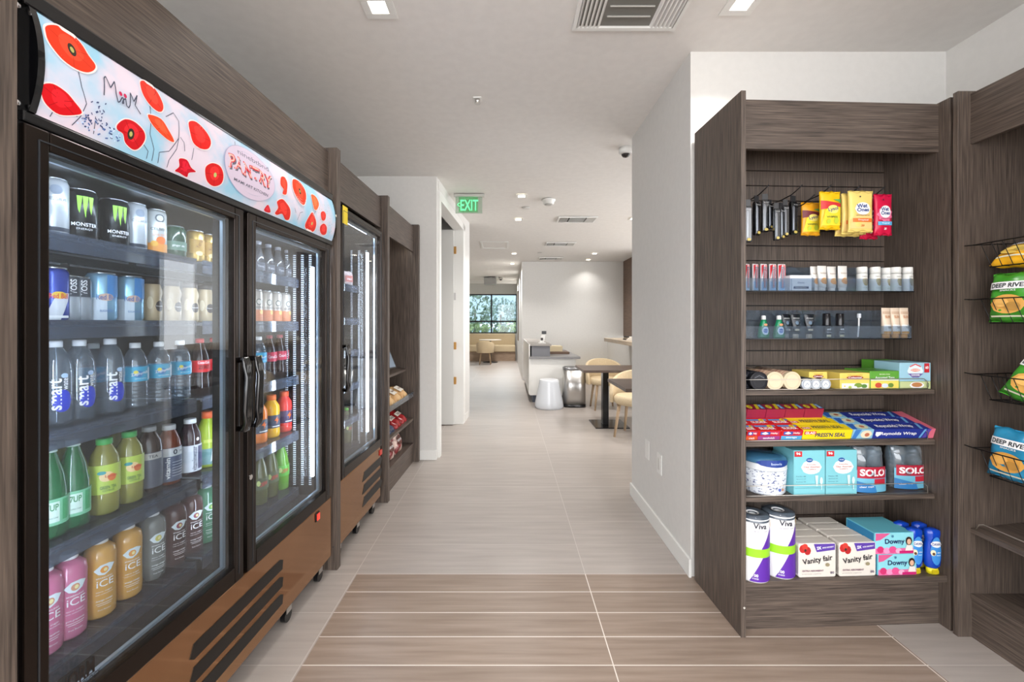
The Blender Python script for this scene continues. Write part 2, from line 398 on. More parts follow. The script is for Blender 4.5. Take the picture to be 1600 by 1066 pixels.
# greenery, street and outdoor ground seen through the far window
def bush(name, label, cat, x, y, z, rx, ry, rz_, c1, c2, seed, trunk=True):
    t = thing(name, label, cat, 'W', (x, y, 0))
    rnd = random.Random(seed); mb = MB()
    for k in range(260):
        a = rnd.uniform(0, 2*PI); b = math.acos(rnd.uniform(-1, 1)); q = rnd.uniform(.55, 1)
        p = Vector((rx*q*math.sin(b)*math.cos(a), ry*q*math.sin(b)*math.sin(a), z+rz_*q*math.cos(b)))
        s = rnd.uniform(.06, .16); d1 = Vector((rnd.gauss(0, 1), rnd.gauss(0, 1), rnd.gauss(0, 1))).normalized()*s; d2 = d1.orthogonal().normalized()*s*.6
        if p.z < .02: p.z = .05
        if k < 12 and not trunk: p.z = -.02+s
        mb.face([mb.bm.verts.new(p+o_) for o_ in (-d1, d2, d1, -d2)])
    me = mb.build('foliage', noisy('leaf', c1, c2, nscale=6, rough=.7), t, recalc=False)
    if trunk: MB().lathe([(.07, 0), (.05, z)], 10).build('trunk', mat((92, 80, 68), .8), t)
sbox('floor_outside', mat((150, 158, 140), .9), -14, 10, 15.2, 40, -.08, -.02)
bush('hedge', 'low leafy green hedge outside, left half of the far window', 'hedge', -1.25, 16.6, .75, .8, .35, .62, (70, 92, 52), (140, 160, 104), 1, False)
bush('hedge', 'low leafy green hedge outside, right half of the far window', 'hedge', .15, 16.6, .75, .75, .35, .62, (78, 98, 58), (150, 168, 112), 2, False)
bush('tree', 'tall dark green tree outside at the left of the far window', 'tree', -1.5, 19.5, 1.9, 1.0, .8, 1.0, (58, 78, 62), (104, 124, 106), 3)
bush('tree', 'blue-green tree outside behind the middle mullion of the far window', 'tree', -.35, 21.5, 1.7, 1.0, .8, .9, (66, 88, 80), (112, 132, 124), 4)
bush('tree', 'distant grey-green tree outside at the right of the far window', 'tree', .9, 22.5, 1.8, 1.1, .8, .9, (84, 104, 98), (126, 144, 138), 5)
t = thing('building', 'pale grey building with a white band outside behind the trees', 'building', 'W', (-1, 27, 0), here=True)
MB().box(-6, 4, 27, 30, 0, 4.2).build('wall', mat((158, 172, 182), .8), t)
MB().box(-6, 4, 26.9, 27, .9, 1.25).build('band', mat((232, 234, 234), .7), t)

# ------------------------------------------------------------------ ceiling fixtures
def downlight(x, y, label, group, s=.085):
    t = thing('downlight', label, 'ceiling light', 'W', (x, y, CEIL-.0), 0, group)
    s *= .8; o = .036; mb = MB().use(TRIM)
    z = -.006
    for b in ((-s, s, -s, -o), (-s, s, o, s), (-s, -o, -o, o), (o, s, -o, o)): mb.box(b[0], b[1], b[2], b[3], z, 0)
    mb.build('trim_plate', TRIM, t, bevel=.001)
    MB().box(-o, o, -o, o, -.0035, -.0005).build('diffuser', mat((255, 244, 222), .5, emit=7), t)
downlight(-.55, 1.80, 'square recessed ceiling downlight at the upper left, above the two-door fridge', None)
downlight(.99, 1.78, 'square recessed ceiling downlight at the upper right, in front of the shelf unit', None)
for (x, y), lb in zip(HALL_AND_FILL_LIGHTS[:7], ['square ceiling downlight just right of the exit sign', 'square ceiling downlight below and right of the exit sign',
        'small ceiling downlight far down the hallway, nearer of the far pair', 'small ceiling downlight far down the hallway, farther of the far pair',
        'small ceiling downlight over the dining area, nearer to the counter', 'small ceiling downlight over the dining area, against the far wall',
        'ceiling downlight half hidden behind the corner of the hallway wall']):
    downlight(x, y, lb, None, .075)
def vent(x, y, wx, wy, label, dark):
    t = thing('ceiling_vent', label, 'ceiling vent', 'W', (x, y, CEIL), 0, None)
    mb = MB()
    mb.box(-wx/2, wx/2, -wy/2, -wy/2+.02, -.012, 0); mb.box(-wx/2, wx/2, wy/2-.02, wy/2, -.012, 0)
    mb.box(-wx/2, -wx/2+.02, -wy/2+.02, wy/2-.02, -.012, 0); mb.box(wx/2-.02, wx/2, -wy/2+.02, wy/2-.02, -.012, 0); mb.build('frame', TRIM, t)
    MB().box(-wx/2+.02, wx/2-.02, -wy/2+.02, wy/2-.02, -.002, -.0005).build('backing', mat(dark, .7), t)
    m = MB(); W3 = wx*.3
    def slat(x0, x1, y0, y1, dx=0, dy=0):
        m.hexa([(x0+dx, y0+dy, -.012), (x1+dx, y0+dy, -.012), (x1+dx, y1+dy, -.012), (x0+dx, y1+dy, -.012), (x0, y0, -.002), (x1, y0, -.002), (x1, y1, -.002), (x0, y1, -.002)])
    n = 6
    for i in range(n):
        a = -wx/2+.025+(W3-.03)*i/n; slat(a, a+.006, -wy/2+.02, wy/2-.02, -.008)
        slat(-a-.006, -a, -wy/2+.02, wy/2-.02, .008)
    n = 7
    for i in range(n):
        a = -wy/2+.025+(wy-.05)*i/n; slat(-wx/2+W3, wx/2-W3, a, a+.007, 0, -.01)
    m.build('louvre', TRIM, t)
vent(.9, 5.5, .5, .3, 'slotted air vent in the ceiling, nearest of the three over the dining area', (38, 36, 34))
vent(.9, 7.2, .5, .3, 'slotted air vent in the ceiling, middle of the three over the dining area', (38, 36, 34))
vent(.9, 8.8, .5, .3, 'slotted air vent in the ceiling, farthest of the three over the dining area', (38, 36, 34))
vent(.53, 1.70, .47, .47, 'large square air diffuser in the ceiling at the top edge', (120, 118, 112))
t = thing('smoke_detector', 'round white smoke detector on the ceiling right of the exit sign', 'smoke detector', 'W', (.45, 4.62, CEIL))
MB().lathe([(.075, 0), (.075, -.012), (.06, -.022), (.058, -.045), (.03, -.055)], 24).build('housing', TRIM, t); MB().lathe([(.045, -.05), (.045, -.056), (.02, -.06)], 20).build('sensor_cap', mat((170, 168, 164), .5), t)
for x, y, lb in ((.22, 4.95, 'flat round sprinkler cover plate on the ceiling between two downlights'), (.62, 8.1, 'tiny flat sprinkler cover plate on the far ceiling')):
    tag(struct('sprinkler_cover', MB().lathe([(.045, 0), (.045, -.006), (.04, -.009)], 24), mat((206, 204, 200), .5)), lb, 'sprinkler'); o = C.objects[-1]; o.location = (x, y, CEIL); del o['kind']
t = thing('sprinkler', 'small white pendent sprinkler on the ceiling in the middle of the picture', 'sprinkler', 'W', (-.18, 2.54, CEIL))
MB().box(-.026, .026, -.026, .026, -.006, 0).build('escutcheon', TRIM, t, bevel=.004); MB().lathe([(.016, -.006), (.014, -.02), (.008, -.024), (.018, -.028), (.018, -.031)], 16).build('sprinkler_head', STEEL, t)
def dome(x, y, label, s=1):
    t = thing('dome_camera', label, 'security camera', 'W', (x, y, CEIL+.006))
    MB().lathe([(.052*s, 0), (.052*s, -.035*s), (.046*s, -.05*s)], 24).build('housing', TRIM, t)
    MB().lathe([(.032*s, -.049*s), (.031*s, -.058*s), (.022*s, -.068*s), (.006*s, -.074*s)], 24).build('lens_dome', mat((40, 34, 32), .1), t)
dome(.915, 3.27, 'white dome security camera on the ceiling by the hallway wall corner')
dome(-.2, 12.5, 'dark dome security camera on the far ceiling before the window', 1.3)
t = thing('projector_box', 'grey box hung under the far ceiling before the window', 'projector', 'W', (-.48, 12.4, 0), here=True)
MB().box(-.68, -.33, 12.2, 12.6, 2.39, 2.58).build('housing', mat((158, 158, 156), .5), t, bevel=.01); MB().box(-.55, -.45, 12.35, 12.45, 2.58, 2.616).build('mount', TRIM, t)
# exit sign
t = thing('exit_sign', 'hanging green EXIT sign with a left arrow on a clear panel', 'exit sign', 'W', (-.385, 4.42, CEIL), here=True)
MB().box(-.56, -.24, 4.40, 4.45, CEIL-.03, CEIL).build('housing', STEEL, t, bevel=.003)
MB().box(-.545, -.265, 4.422, 4.428, CEIL-.2, CEIL-.03).build('panel', clear((225, 235, 225), .25, .05, (200, 210, 200)), t)
p = prints([('rect', -.41, CEIL-.11, .2, .16, clear((190, 240, 200), .3, .1, (120, 225, 150))), ('text', 'EXIT', -.4, CEIL-.115, .185, .115, 0, .015, (96, 222, 148)), ('line', [(-.50, CEIL-.09), (-.525, CEIL-.11), (-.50, CEIL-.13)], .008, (96, 222, 148))],
       flat(4.4215-4.42), t, 'lettering', emit=.8); p.location = (.385, 0, -CEIL)

# wall plates
for x, y, z, lb, kind in ((.91, 2.74, .44, 'blank white wall plate low on the hallway wall, farther one', 0), (.91, 2.52, .42, 'white power outlet plate low on the hallway wall, nearer one', 1)):
    t = thing('wall_outlet', lb, 'outlet', 'W', (x, y, z)); MB().box(-.007, -.001, -.036, .036, -.06, .06).build('plate', TRIM, t, bevel=.002)
    if kind: MB().box(-.009, -.0065, -.016, .016, -.035, .035).build('socket', mat((205, 203, 198), .5), t, bevel=.001)

# ================================================================== DINING AREA
WHITEP = mat((228, 226, 221), .4); GREYSLAB = mat((128, 126, 126), .35); DARKT = noisy('dark_table_top', (70, 56, 48), (92, 76, 66), scale=(2, 30, 2), nscale=3, rough=.35)
t = thing('reception_desk', 'white reception desk with grey counter slab and grey raised box', 'reception desk', 'W', (.74, 7.6, 0), here=True)
MB().box(.35, 1.08, 6.66, 8.9, .12, .70).build('body', WHITEP, t, bevel=.004)
MB().box(.40, 1.04, 6.72, 8.85, 0, .12).build('toe_kick', mat((84, 90, 104), .5), t)
MB().box(.34, 1.14, 6.6, 8.9, .70, .735).build('counter_slab', GREYSLAB, t, bevel=.003)
MB().box(.38, .67, 6.66, 8.9, .735, .90).build('raised_box', mat((112, 112, 116), .5), t)
MB().box(.345, .69, 6.63, 8.9, .90, .93).build('raised_top', mat((148, 142, 136), .4), t, bevel=.003)
MB().box(.335, .352, 6.62, 8.9, .14, .93).build('side_panel', WHITEP, t, bevel=.002)
t = thing('desk_tray', 'beige box with dark brown base on the reception desk', 'box', 'W', (.88, 7.3, .736), here=True)
MB().box(.72, 1.05, 7.15, 7.6, .735, .77).build('base', mat((96, 72, 54), .5), t); MB().box(.72, .95, 7.3, 7.6, .77, .86).build('body', mat((206, 190, 156), .6), t)
t = thing('card_terminal', 'small white and black card terminal on top of the reception desk', 'card terminal', 'W', (.56, 6.9, .93))
MB().box(-.06, .06, -.05, .05, 0, .012).build('base', TRIM, t, bevel=.003)
m_ = MB(); m_.hexa([(-.04, -.02, .012), (.03, -.02, .012), (.03, .02, .012), (-.04, .02, .012), (-.005, .02, .15), (.065, .02, .15), (.065, .05, .15), (-.005, .05, .15)]); m_.build('stand', WHITEP, t, bevel=.004)
MB().box(.0, .075, -.0, .03, .15, .2).build('screen', mat((50, 50, 54), .3), t, bevel=.003); MB().box(-.02, .02, -.025, -.02, .05, .09).build('keypad', mat((60, 52, 48), .4), t)
t = thing('stool', 'glossy white tapered drum stool in front of the reception desk', 'stool', 'W', (.62, 6.30, 0))
MB().lathe([(.205, 0), (.215, .03), (.205, .1), (.175, .25), (.15, .37), (.148, .395), (.14, .41)], 40).build('body', mat((214, 218, 224), .15), t)
MB().lathe([(.142, .405), (.142, .415), (.13, .42)], 40).build('seat_cap', mat((226, 228, 232), .25), t)
t = thing('trash_can', 'brushed steel trash can with black base beside the white stool', 'trash can', 'W', (1.01, 6.42, 0))
MB().loft([(.17, .14, .04), (.17, .14, .56)], 40, power=3).build('body', STEEL, t); MB().loft([(.172, .142, .56), (.172, .142, .585), (.15, .12, .6)], 40, power=3).build('lid', mat((150, 150, 152), .3, .9), t)
MB().loft([(.173, .143, 0), (.173, .143, .04)], 40, power=3).build('base', BLACK, t)
prints([('text', 'simplehuman', .03, .02, .08, .012, 0, 0, (190, 190, 190))], flat(-.143), t, 'lettering')
def table(x0, x1, y0, y1, z, label, leg):
    cx, cy = (x0+x1)/2, (y0+y1)/2
    t = thing('dining_table', label, 'table', 'W', (cx, cy, 0), here=True)
    MB().box(x0, x1, y0, y1, z-.03, z).build('table_top', DARKT, t, bevel=.003)
    lx, ly = leg
    MB().box(lx-.035, lx+.035, ly-.05, ly+.05, .012, z-.03).build('column', BLACK, t); MB().box(lx-.16, lx+.25, ly-.22, ly+.22, 0, .012).build('base_plate', mat((40, 38, 38), .2, .6), t, bevel=.003)
table(.9, 1.8, 5.0, 5.62, .70, 'long dark brown dining table behind, with black column leg', (1.21, 5.25))
table(.955, 1.65, 3.41, 4.03, .73, 'dark square dining table nearest to the hallway wall corner', (1.35, 3.72))
def tub_chair():
    o = proto('tub_chair', 'tub_chair', 'chair')
    def arc(z0, z1, a0, a1, r0, r1, n=20, topcurve=True):
        mb = MB(); P = []
        for i in range(n+1):
            a = math.radians(a0+(a1-a0)*i/n); e = math.sin(PI*i/n)**.5 if topcurve else 1
            zt = z0+(z1-z0)*(.25+.75*e); c, s = math.cos(a), math.sin(a)
            P.append([mb.bm.verts.new(q) for q in ((r0*c, r0*s, z0), (r1*c, r1*s, z0), (r1*c*1.04, r1*s*1.04, zt), (r0*c*1.04, r0*s*1.04, zt))])
        for a, b in zip(P, P[1:]):
            for k in range(4): mb.face([a[k], a[(k+1) % 4], b[(k+1) % 4], b[k]], True)
        mb.face(P[0]); mb.face(P[-1][::-1]); return mb
    arc(.36, .72, -20, 200, .225, .265).build('backrest', CREAM, o, bevel=.008)
    MB().loft([(.2, .2, .36), (.225, .225, .38), (.225, .225, .43), (.2, .2, .455)], 32).build('seat', CREAM, o)
    for a in (45, 135, 225, 315):
        c, s = math.cos(math.radians(a)), math.sin(math.radians(a))
        MB().loft([(.013, .013, 0, .24*c, .24*s), (.02, .02, .37, .18*c, .18*s)], 12).build('leg', mat((176, 150, 120), .5), o)
tub_chair()
put('tub_chair', 'cream tub chair with wooden legs behind the nearest dark table', 'W', (1.42, 4.72, 0), -.6)
put('tub_chair', 'cream tub chair seen only by its backrest behind the long table', 'W', (1.43, 6.25, 0), 0)
put('tub_chair', 'cream tub chair in front of the banquette under the far window', 'W', (-.68, 12.9, 0), PI)
t = thing('bench', 'low cream upholstered bench along the far dining wall', 'bench', 'W', (1.8, 9.05, 0), here=True)
MB().box(1.5, 2.15, 8.9, 9.28, .06, .34).build('seat', CREAM, t, bevel=.02); MB().box(1.52, 2.12, 8.94, 9.27, 0, .06).build('plinth', BROWNW, t)
t = thing('counter_shelf', 'pale wooden bar counter jutting from the right wall of the dining area', 'counter', 'W', (2.1, 6.8, 0), here=True)
MB().box(1.76, 2.54, 5.0, 7.7, .93, .99).build('counter_top', noisy('pale_wood', (186, 168, 146), (206, 190, 168), scale=(30, 2, 30), nscale=2, rough=.45), t, bevel=.004)
for k, (w_, zz) in enumerate(((.26, .99), (.24, 1.01), (.22, 1.03))):
    lb = ['dark closed book at the bottom of the pile on the bar counter', 'tan book in the middle of the pile on the bar counter', 'dark book on top of the pile on the bar counter'][k]
    t = thing('book', lb, 'book', 'W', (2.0, 6.75, zz), .1*k, 'books on the bar counter'); col = [(66, 60, 56), (176, 160, 140), (58, 54, 54)][k]
    MB().box(-w_/2, w_/2, -.09, .09, 0, .02).build('cover', mat(col, .5), t, bevel=.001); MB().box(-w_/2+.004, w_/2+.002, -.092, .088, .003, .017).build('pages', mat((225, 218, 205), .8), t)
t = thing('banquette', 'long cream banquette with wooden plinth under the far window', 'banquette', 'W', (-1, 14.3, 0), here=True)
MB().box(-2.45, .26, 14.0, 14.5, .3, .52).build('seat', CREAM, t, bevel=.03); MB().box(-2.45, .26, 14.48, 14.68, .3, .9).build('backrest', CREAM, t, bevel=.03)
MB().box(-2.45, .26, 14.05, 14.66, 0, .3).build('plinth', noisy('plinth_wood', (150, 126, 106), (172, 148, 126), scale=(1, 1, 12), nscale=5, rough=.5), t)
t = thing('cafe_table', 'small round table between the far chair and the banquette', 'table', 'W', (-.55, 13.55, 0))
MB().lathe([(.36, .7), (.36, .73)], 32).build('table_top', mat((196, 180, 158), .4), t); MB().lathe([(.03, .02), (.03, .7)], 12).build('column', BLACK, t); MB().lathe([(.24, 0), (.24, .02)], 24).build('base_plate', BLACK, t)

# ================================================================== LEFT MILLWORK (frame L: x = towards the room, y = along the hallway)
PF, FP, TOP = -.945, -.992, 2.135     # panel fronts, fascia plane, top height
PANELS = [(.715, .757), (2.118, 2.160), (2.925, 2.967), (3.800, 3.842)]
LBP = ['upright dark wood end panel at the left edge, before the two-door fridge', 'upright dark wood panel between the two-door fridge and the single fridge',
       'upright dark wood panel between the single fridge and the open snack shelves', 'upright dark wood end panel at the hallway end of the snack shelves']
def panel(y0, y1, lb):
    t = thing('end_panel', lb, 'wood panel', 'L', (-1.3, (y0+y1)/2, 0), here=True)
    MB().box(-1.42 if y0 > 3.5 else -1.68, PF, y0, y1, 0, TOP+.02).build('board', WOODZ, t, bevel=.0015)
    mb = MB().disc(PF-.02, y0-.002, .12, .004, 'y', 12, .002); mb.build('screw_cap', mat((60, 58, 58), .4), t)
for (a, b), l in zip(PANELS, LBP): panel(a, b, l)
FZ = 1.925
for i, l in enumerate(['long dark wood fascia above the two-door fridge sign', 'dark wood fascia above the single-door fridge']):
    t = thing('fascia', l, 'wood fascia', 'L', (FP, (PANELS[i][1]+PANELS[i+1][0])/2, FZ), here=True)
    MB().box(FP-.02, FP, PANELS[i][1], PANELS[i+1][0], FZ, TOP).build('board', WOODY, t)
    MB().box(-1.66, FP-.02, PANELS[i][1], PANELS[i+1][0], TOP-.04, TOP-.02).build('top_board', WOODY, t)

def rounded(x0, x1, z0, z1, r, n=5):
    P = []
    for cx, cz, a0 in ((x1-r, z1-r, 0), (x0+r, z1-r, 90), (x0+r, z0+r, 180), (x1-r, z0+r, 270)):
        for k in range(n+1): a = math.radians(a0+90*k/n); P.append((cx+r*math.cos(a), cz+r*math.sin(a)))
    return P
def fridge_door(t, y0, y1, z0, z1, fd, handle_side, xf=-.955, gb=None, fw=.044):
    d = MB(); x1, x0 = xf, xf-.045; gt = z1-.040; gbm = z0+.055
    d.box(x0, x1, y0, y0+fw, z0, z1); d.box(x0, x1, y1-fw, y1, z0, z1); d.box(x0, x1, y0+fw, y1-fw, gt, z1); d.box(x0, x1, y0+fw, y1-fw, z0, gbm)
    door = d.build('door', FRAME, t, bevel=.003)
    loc = ORG[t.name]
    def sub(mb, n, m, **k): return mb.build(n, m, door, origin=loc, **k)
    sub(MB().box(x1-.03, x1-.012, y0+fw-.002, y1-fw+.002, gbm-.002, gt+.002), 'glass_pane', GLASS)
    s = MB(); a = .008; xs0, xs1 = x0+.002, x0+.012
    s.box(xs0, xs1, y0+fw, y0+fw+a, gbm, gt); s.box(xs0, xs1, y1-fw-a*1.6, y1-fw, gbm, gt); s.box(xs0, xs1, y0+fw+a, y1-fw-a*1.6, gt-a, gt); s.box(xs0, xs1, y0+fw+a, y1-fw-a*1.6, gbm, gbm+a)
    sub(s, 'spacer', mat((170, 186, 200), .3, .6))
    # groove line around the frame
    g = MB(); q = fw*.55
    for yy in (y0+q, y1-q): g.box(x1, x1+.0015, yy-.0015, yy+.0015, z0+q, z1-q)
    g.box(x1, x1+.0015, y0+q, y1-q, z1-q-.0015, z1-q+.0015)
    sub(g, 'frame_bead', mat((80, 84, 90), .2, .8))
    hy = (y1-.02) if handle_side > 0 else (y0+.02)
    zc = 1.02; hh = .115; P = [(x1, hy, zc-hh), (x1+.02, hy, zc-hh-.004), (x1+.025, hy, zc-hh+.02), (x1+.027, hy, zc-hh*.5), (x1+.027, hy, zc+hh*.5), (x1+.025, hy, zc+hh-.02), (x1+.02, hy, zc+hh+.004), (x1, hy, zc+hh)]
    hb = MB()
    for dy in (-.008, .0, .008): hb.tube([(p[0], p[1]+dy, p[2]) for p in P], .009, 10)
    sub(hb, 'handle', GLOSSBLACK)
    return door
SHZ = [1.475, 1.264, 1.0, .725, .447]
def cooler_body(t, y0, y1, z0, z1, xf, ztop_int, zbot_int):
    mb = MB().use(DARKIN); xb = -1.66; w_ = .03
    mb.box(xb, xf, y0, y0+w_, z0, z1); mb.box(xb, xf, y1-w_, y1, z0, z1); mb.box(xb, xb+w_, y0+w_, y1-w_, z0, z1)
    mb.box(xb+w_, xf, y0+w_, y1-w_, ztop_int, z1); mb.box(xb+w_, xf, y0+w_, y1-w_, z0+.2, zbot_int)
    return mb.build('cabinet', BLACK, t)
def pilasters(t, y, D0s, z0, z1):
    m = bpy.data.materials.new('slotted_strip'); m.use_nodes = True; nt = m.node_tree; N = nt.nodes; L = nt.links
    wv = N.new('ShaderNodeTexWave'); wv.wave_type = 'BANDS'; wv.bands_direction = 'Z'; wv.inputs['Scale'].default_value = 30
    tc = N.new('ShaderNodeTexCoord'); cr = N.new('ShaderNodeValToRGB'); cr.color_ramp.interpolation = 'CONSTANT'
    cr.color_ramp.elements[0].color = (.02, .02, .025, 1); cr.color_ramp.elements[1].position = .5; cr.color_ramp.elements[1].color = (.8, .85, .9, 1)
    L.new(tc.outputs['Object'], wv.inputs[0]); L.new(wv.outputs[0], cr.inputs[0]); L.new(cr.outputs[0], N['Principled BSDF'].inputs['Base Color'])
    N['Principled BSDF'].inputs['Roughness'].default_value = .4
    for D in D0s: MB().box(-D-.006, -D+.006, y-.004, y, z0, z1).build('slotted_rail', m, t)
def wire_shelf(t, y0, y1, z, xfr, xb):
    mb = MB(); n = int((y1-y0)/.03)
    for i in range(n+1):
        y = y0+(y1-y0)*i/n; mb.box(xb, xfr, y-.0015, y+.0015, z-.008, z-.002)
    for x in (xb, (xb+xfr)/2, xfr-.006): mb.box(x, x+.006, y0, y1, z-.014, z-.008)
    o = mb.build('wire_shelf', mat((150, 156, 164), .35, .5), t)
    f = MB().box(xfr, xfr+.004, y0, y1, z-.042, z+.004); f.build('price_rail', ACRYLR, t)
    l = MB().box(xb, xfr-.002, y0, y1, z-.002, z); l.build('glide_mat', clear((150, 160, 172), .45, .12, (60, 64, 74)), t)
ACRYLR = clear((190, 200, 212), .4, .06, (88, 96, 112), 1.2)

t = thing('beverage_fridge', 'black two-door glass beverage fridge with a poppy-printed lit header sign', 'fridge', 'L', (-1.3, 1.44, 0), here=True)
BIG = t
cooler_body(t, .768, 2.105, .09, 1.905, -1.0, 1.635, .40)
MB().box(-1.0, -.962, .775, 2.09, .09, .39).build('kick_panel', COOLER, t, bevel=.004)
mb = MB()
for zc in (.300, .231, .162):
    mb.prism([(1.185, zc-.012), (1.2, zc+.022), (1.64, zc+.022), (1.66, zc+.010), (1.655, zc-.024), (1.2, zc-.024)], -.9625, -.960, 'x')
mb.build('vent_slots', mat((10, 9, 9), .4), t)
MB().box(-1.0, -.966, .768, .79, .09, 1.65).build('edge_trim', BLACK, t)
MB().box(-1.06, -1.0, 1.405, 1.425, .40, 1.66).build('mullion', BLACK, t)
d1 = fridge_door(t, sx(38, .955), sx(381, .955), .393, 1.646, None, 1)
d2 = fridge_door(t, sx(388, .955), sx(516, .955), .393, 1.646, None, -1)
ylock = sx(389.5, .955)
MB().disc(-.955, ylock+.004, .72, .009, 'x', 20, .004).build('lock', CHROME, d2, origin=ORG[t.name])
prints([('text', 'NORM', sx(128, .955), .492, .075, .036, 0, .02, (30, 24, 22)), ('text', 'TECHNOLOGY', sx(128, .955)+.01, .466, .08, .013, 0, 0, (30, 24, 22)), ('rect', sx(128, .955), .4765, .075, .002, (30, 24, 22))],
       lambda x, z, e: (-.966+e+1.3, x-1.44, z), t, 'glass_lettering')
mb = MB().box(-.962, -.957, 1.925, 1.96, .335, .375); sw = mb.build('power_switch', BLACK, t, bevel=.002)
MB().box(-.957, -.953, 1.93, 1.955, .34, .37).build('rocker', mat((224, 58, 44), .3, emit=.6), sw, origin=ORG[t.name], bevel=.002)
def caster(t, y, x=-1.0, z=.09):
    mb = MB().use(STEEL).box(x-.025, x+.025, y-.02, y+.02, z-.006, z); mb.box(x-.014, x-.011, y-.018, y+.018, z-.05, z); mb.box(x+.011, x+.014, y-.018, y+.018, z-.05, z)
    c = mb.build('caster', STEEL, t)
    m2 = MB(); m2.use(BLACK)
    m2.prism([(y+.028*math.cos(2*PI*k/20), .028+.028*math.sin(2*PI*k/20)) for k in range(20)], x-.010, x+.010, 'x'); m2.build('wheel', BLACK, c, origin=ORG[t.name])
for y in (.84, 1.75, 2.03): caster(t, y)
for D_ in (1.01,):
    for y in (.815, sx(361, 1.01), 2.005): MB().box(-D_-.012, -D_, y-.006, y+.006, .52, 1.53).build('led_strip', LED, t)  # first strip is unseen behind the door frame, added to brighten the interior
MB().box(-1.03, -1.015, .84, 1.38, 1.622, 1.632).build('led_strip', LED, t); MB().box(-1.03, -1.015, 1.46, 2.03, 1.622, 1.632).build('led_strip', LED, t)
pilasters(t, 2.072, (1.06, 1.10, 1.14, 1.18), .45, 1.6)
for (a, b) in ((.80, 1.40), (1.43, 2.055)):
    for z in SHZ: wire_shelf(t, a, b, z, -1.115, -1.6)
# header sign: a box with a bulged lit face, black end caps and trims
SZ0, SZ1, SB = 1.671, 1.874, .019
def signx(z):
    q = (z-(SZ0+SZ1)/2)/((SZ1-SZ0)/2); return -.958+SB*(1-min(1, q*q))
def signpt(px, py):
    D = .94
    for _ in range(6):
        s = sx(px, D); z = Lz(py, D, s); D = -signx(min(max(z, SZ0), SZ1))
    return s, z
SY0, SY1 = sx(54, .958), 2.085
mb = MB(); n = 28; m = 30; G = []
for j in range(n+1):
    z = SZ0+(SZ1-SZ0)*j/n; G.append([mb.bm.verts.new((signx(z), SY0+(SY1-SY0)*i/m, z)) for i in range(m+1)])
for j in range(n):
    for i in range(m): mb.face([G[j][i], G[j][i+1], G[j+1][i+1], G[j+1][i]], True)
sign = mb.build('sign_face', noisy('sign_sky', (158, 204, 226), (226, 212, 224), scale=(1, 1, 1), nscale=7, rough=.6, lo=.38, hi=.6, emit=.07, spec=.15), t)
MB().box(-1.0, -.955, .775, 2.095, SZ1, 1.908).build('sign_top_trim', GLOSSBLACK, t, bevel=.004)
MB().box(-1.0, -.9575, .775, 2.095, 1.649, SZ0).build('sign_bottom_trim', BLACK, t, bevel=.004)
MB().box(-1.0, -.99, .775, 2.095, SZ0, SZ1).build('sign_back', BLACK, t)
MB().box(-1.0, -.966, .758, SY0-.012, SZ0-.02, 1.908).build('sign_side', GLOSSBLACK, t)
for (a, b) in ((SY0-.012, SY0), (SY1, SY1+.008)):
    P = [(-1.0, SZ0)]+[(signx(SZ0+(SZ1-SZ0)*k/12)+.003, SZ0+(SZ1-SZ0)*k/12) for k in range(13)]+[(-1.0, SZ1)]
    mb = MB(); A = [mb.bm.verts.new((p[0], a, p[1])) for p in P]; B = [mb.bm.verts.new((p[0], b, p[1])) for p in P]; mb.face(A); mb.face(B[::-1])
    for k in range(len(P)): mb.face([A[k], B[k], B[(k+1) % len(P)], A[(k+1) % len(P)]])
    cap = mb.build('sign_end_cap', GLOSSBLACK, t)
for zb in (1.682, 1.868): MB().lathe([(.007, -.002), (.007, .001), (.005, .004), (.002, .005)], 14).build('bolt', CHROME, t, origin=(0, 0, 0)).matrix_basis = Matrix.Translation((-.966+1.3, SY0-.022-1.44, zb)) @ Matrix.Rotation(PI/2, 4, 'Y')
# artwork of the sign
def z1(*p): return [signpt(a/2.961, b/2.961) for a, b in p]
def z3(*p): return [signpt(320+a/6.273, 210+b/6.273) for a, b in p]
def z2(*p): return [signpt(100+a/5.075, 80+b/5.075) for a, b in p]
art = MB(); AE = [.0012]
def sp(p, e): return (signx(min(max(p[1], SZ0), SZ1))+e+1.3, p[0]-1.44, p[1])
EM = .07
def blob(pts, col, grow=1.0, e=None, wob=.0, emit=EM):
    AE[0] += .00003; ee = AE[0]; art.use(mat(col, .6, emit=emit, spec=.15))
    c = (sum(p[0] for p in pts)/len(pts), sum(p[1] for p in pts)/len(pts)); P = []
    n = len(pts)
    for i in range(n):   # smooth closed outline (Catmull-Rom)
        p0, p1, p2, p3 = pts[i-1], pts[i], pts[(i+1) % n], pts[(i+2) % n]
        for k in range(4):
            q = k/4; P.append(tuple(.5*((2*p1[d])+(-p0[d]+p2[d])*q+(2*p0[d]-5*p1[d]+4*p2[d]-p3[d])*q*q+(-p0[d]+3*p1[d]-3*p2[d]+p3[d])*q**3) for d in (0, 1)))
    R = []
    P = [(p[0], min(max(p[1], SZ0+.0015), SZ1-.0015)) for p in P]
    for f in (1, .8, .6, .4, .2):
        R.append([art.bm.verts.new(sp((c[0]+(p[0]-c[0])*f*grow, c[1]+(p[1]-c[1])*f*grow), ee)) for p in P])
    for a, b in zip(R, R[1:]):
        for i in range(len(P)): art.face([a[i], a[(i+1) % len(P)], b[(i+1) % len(P)], b[i]])
    art.face(R[-1]); return c
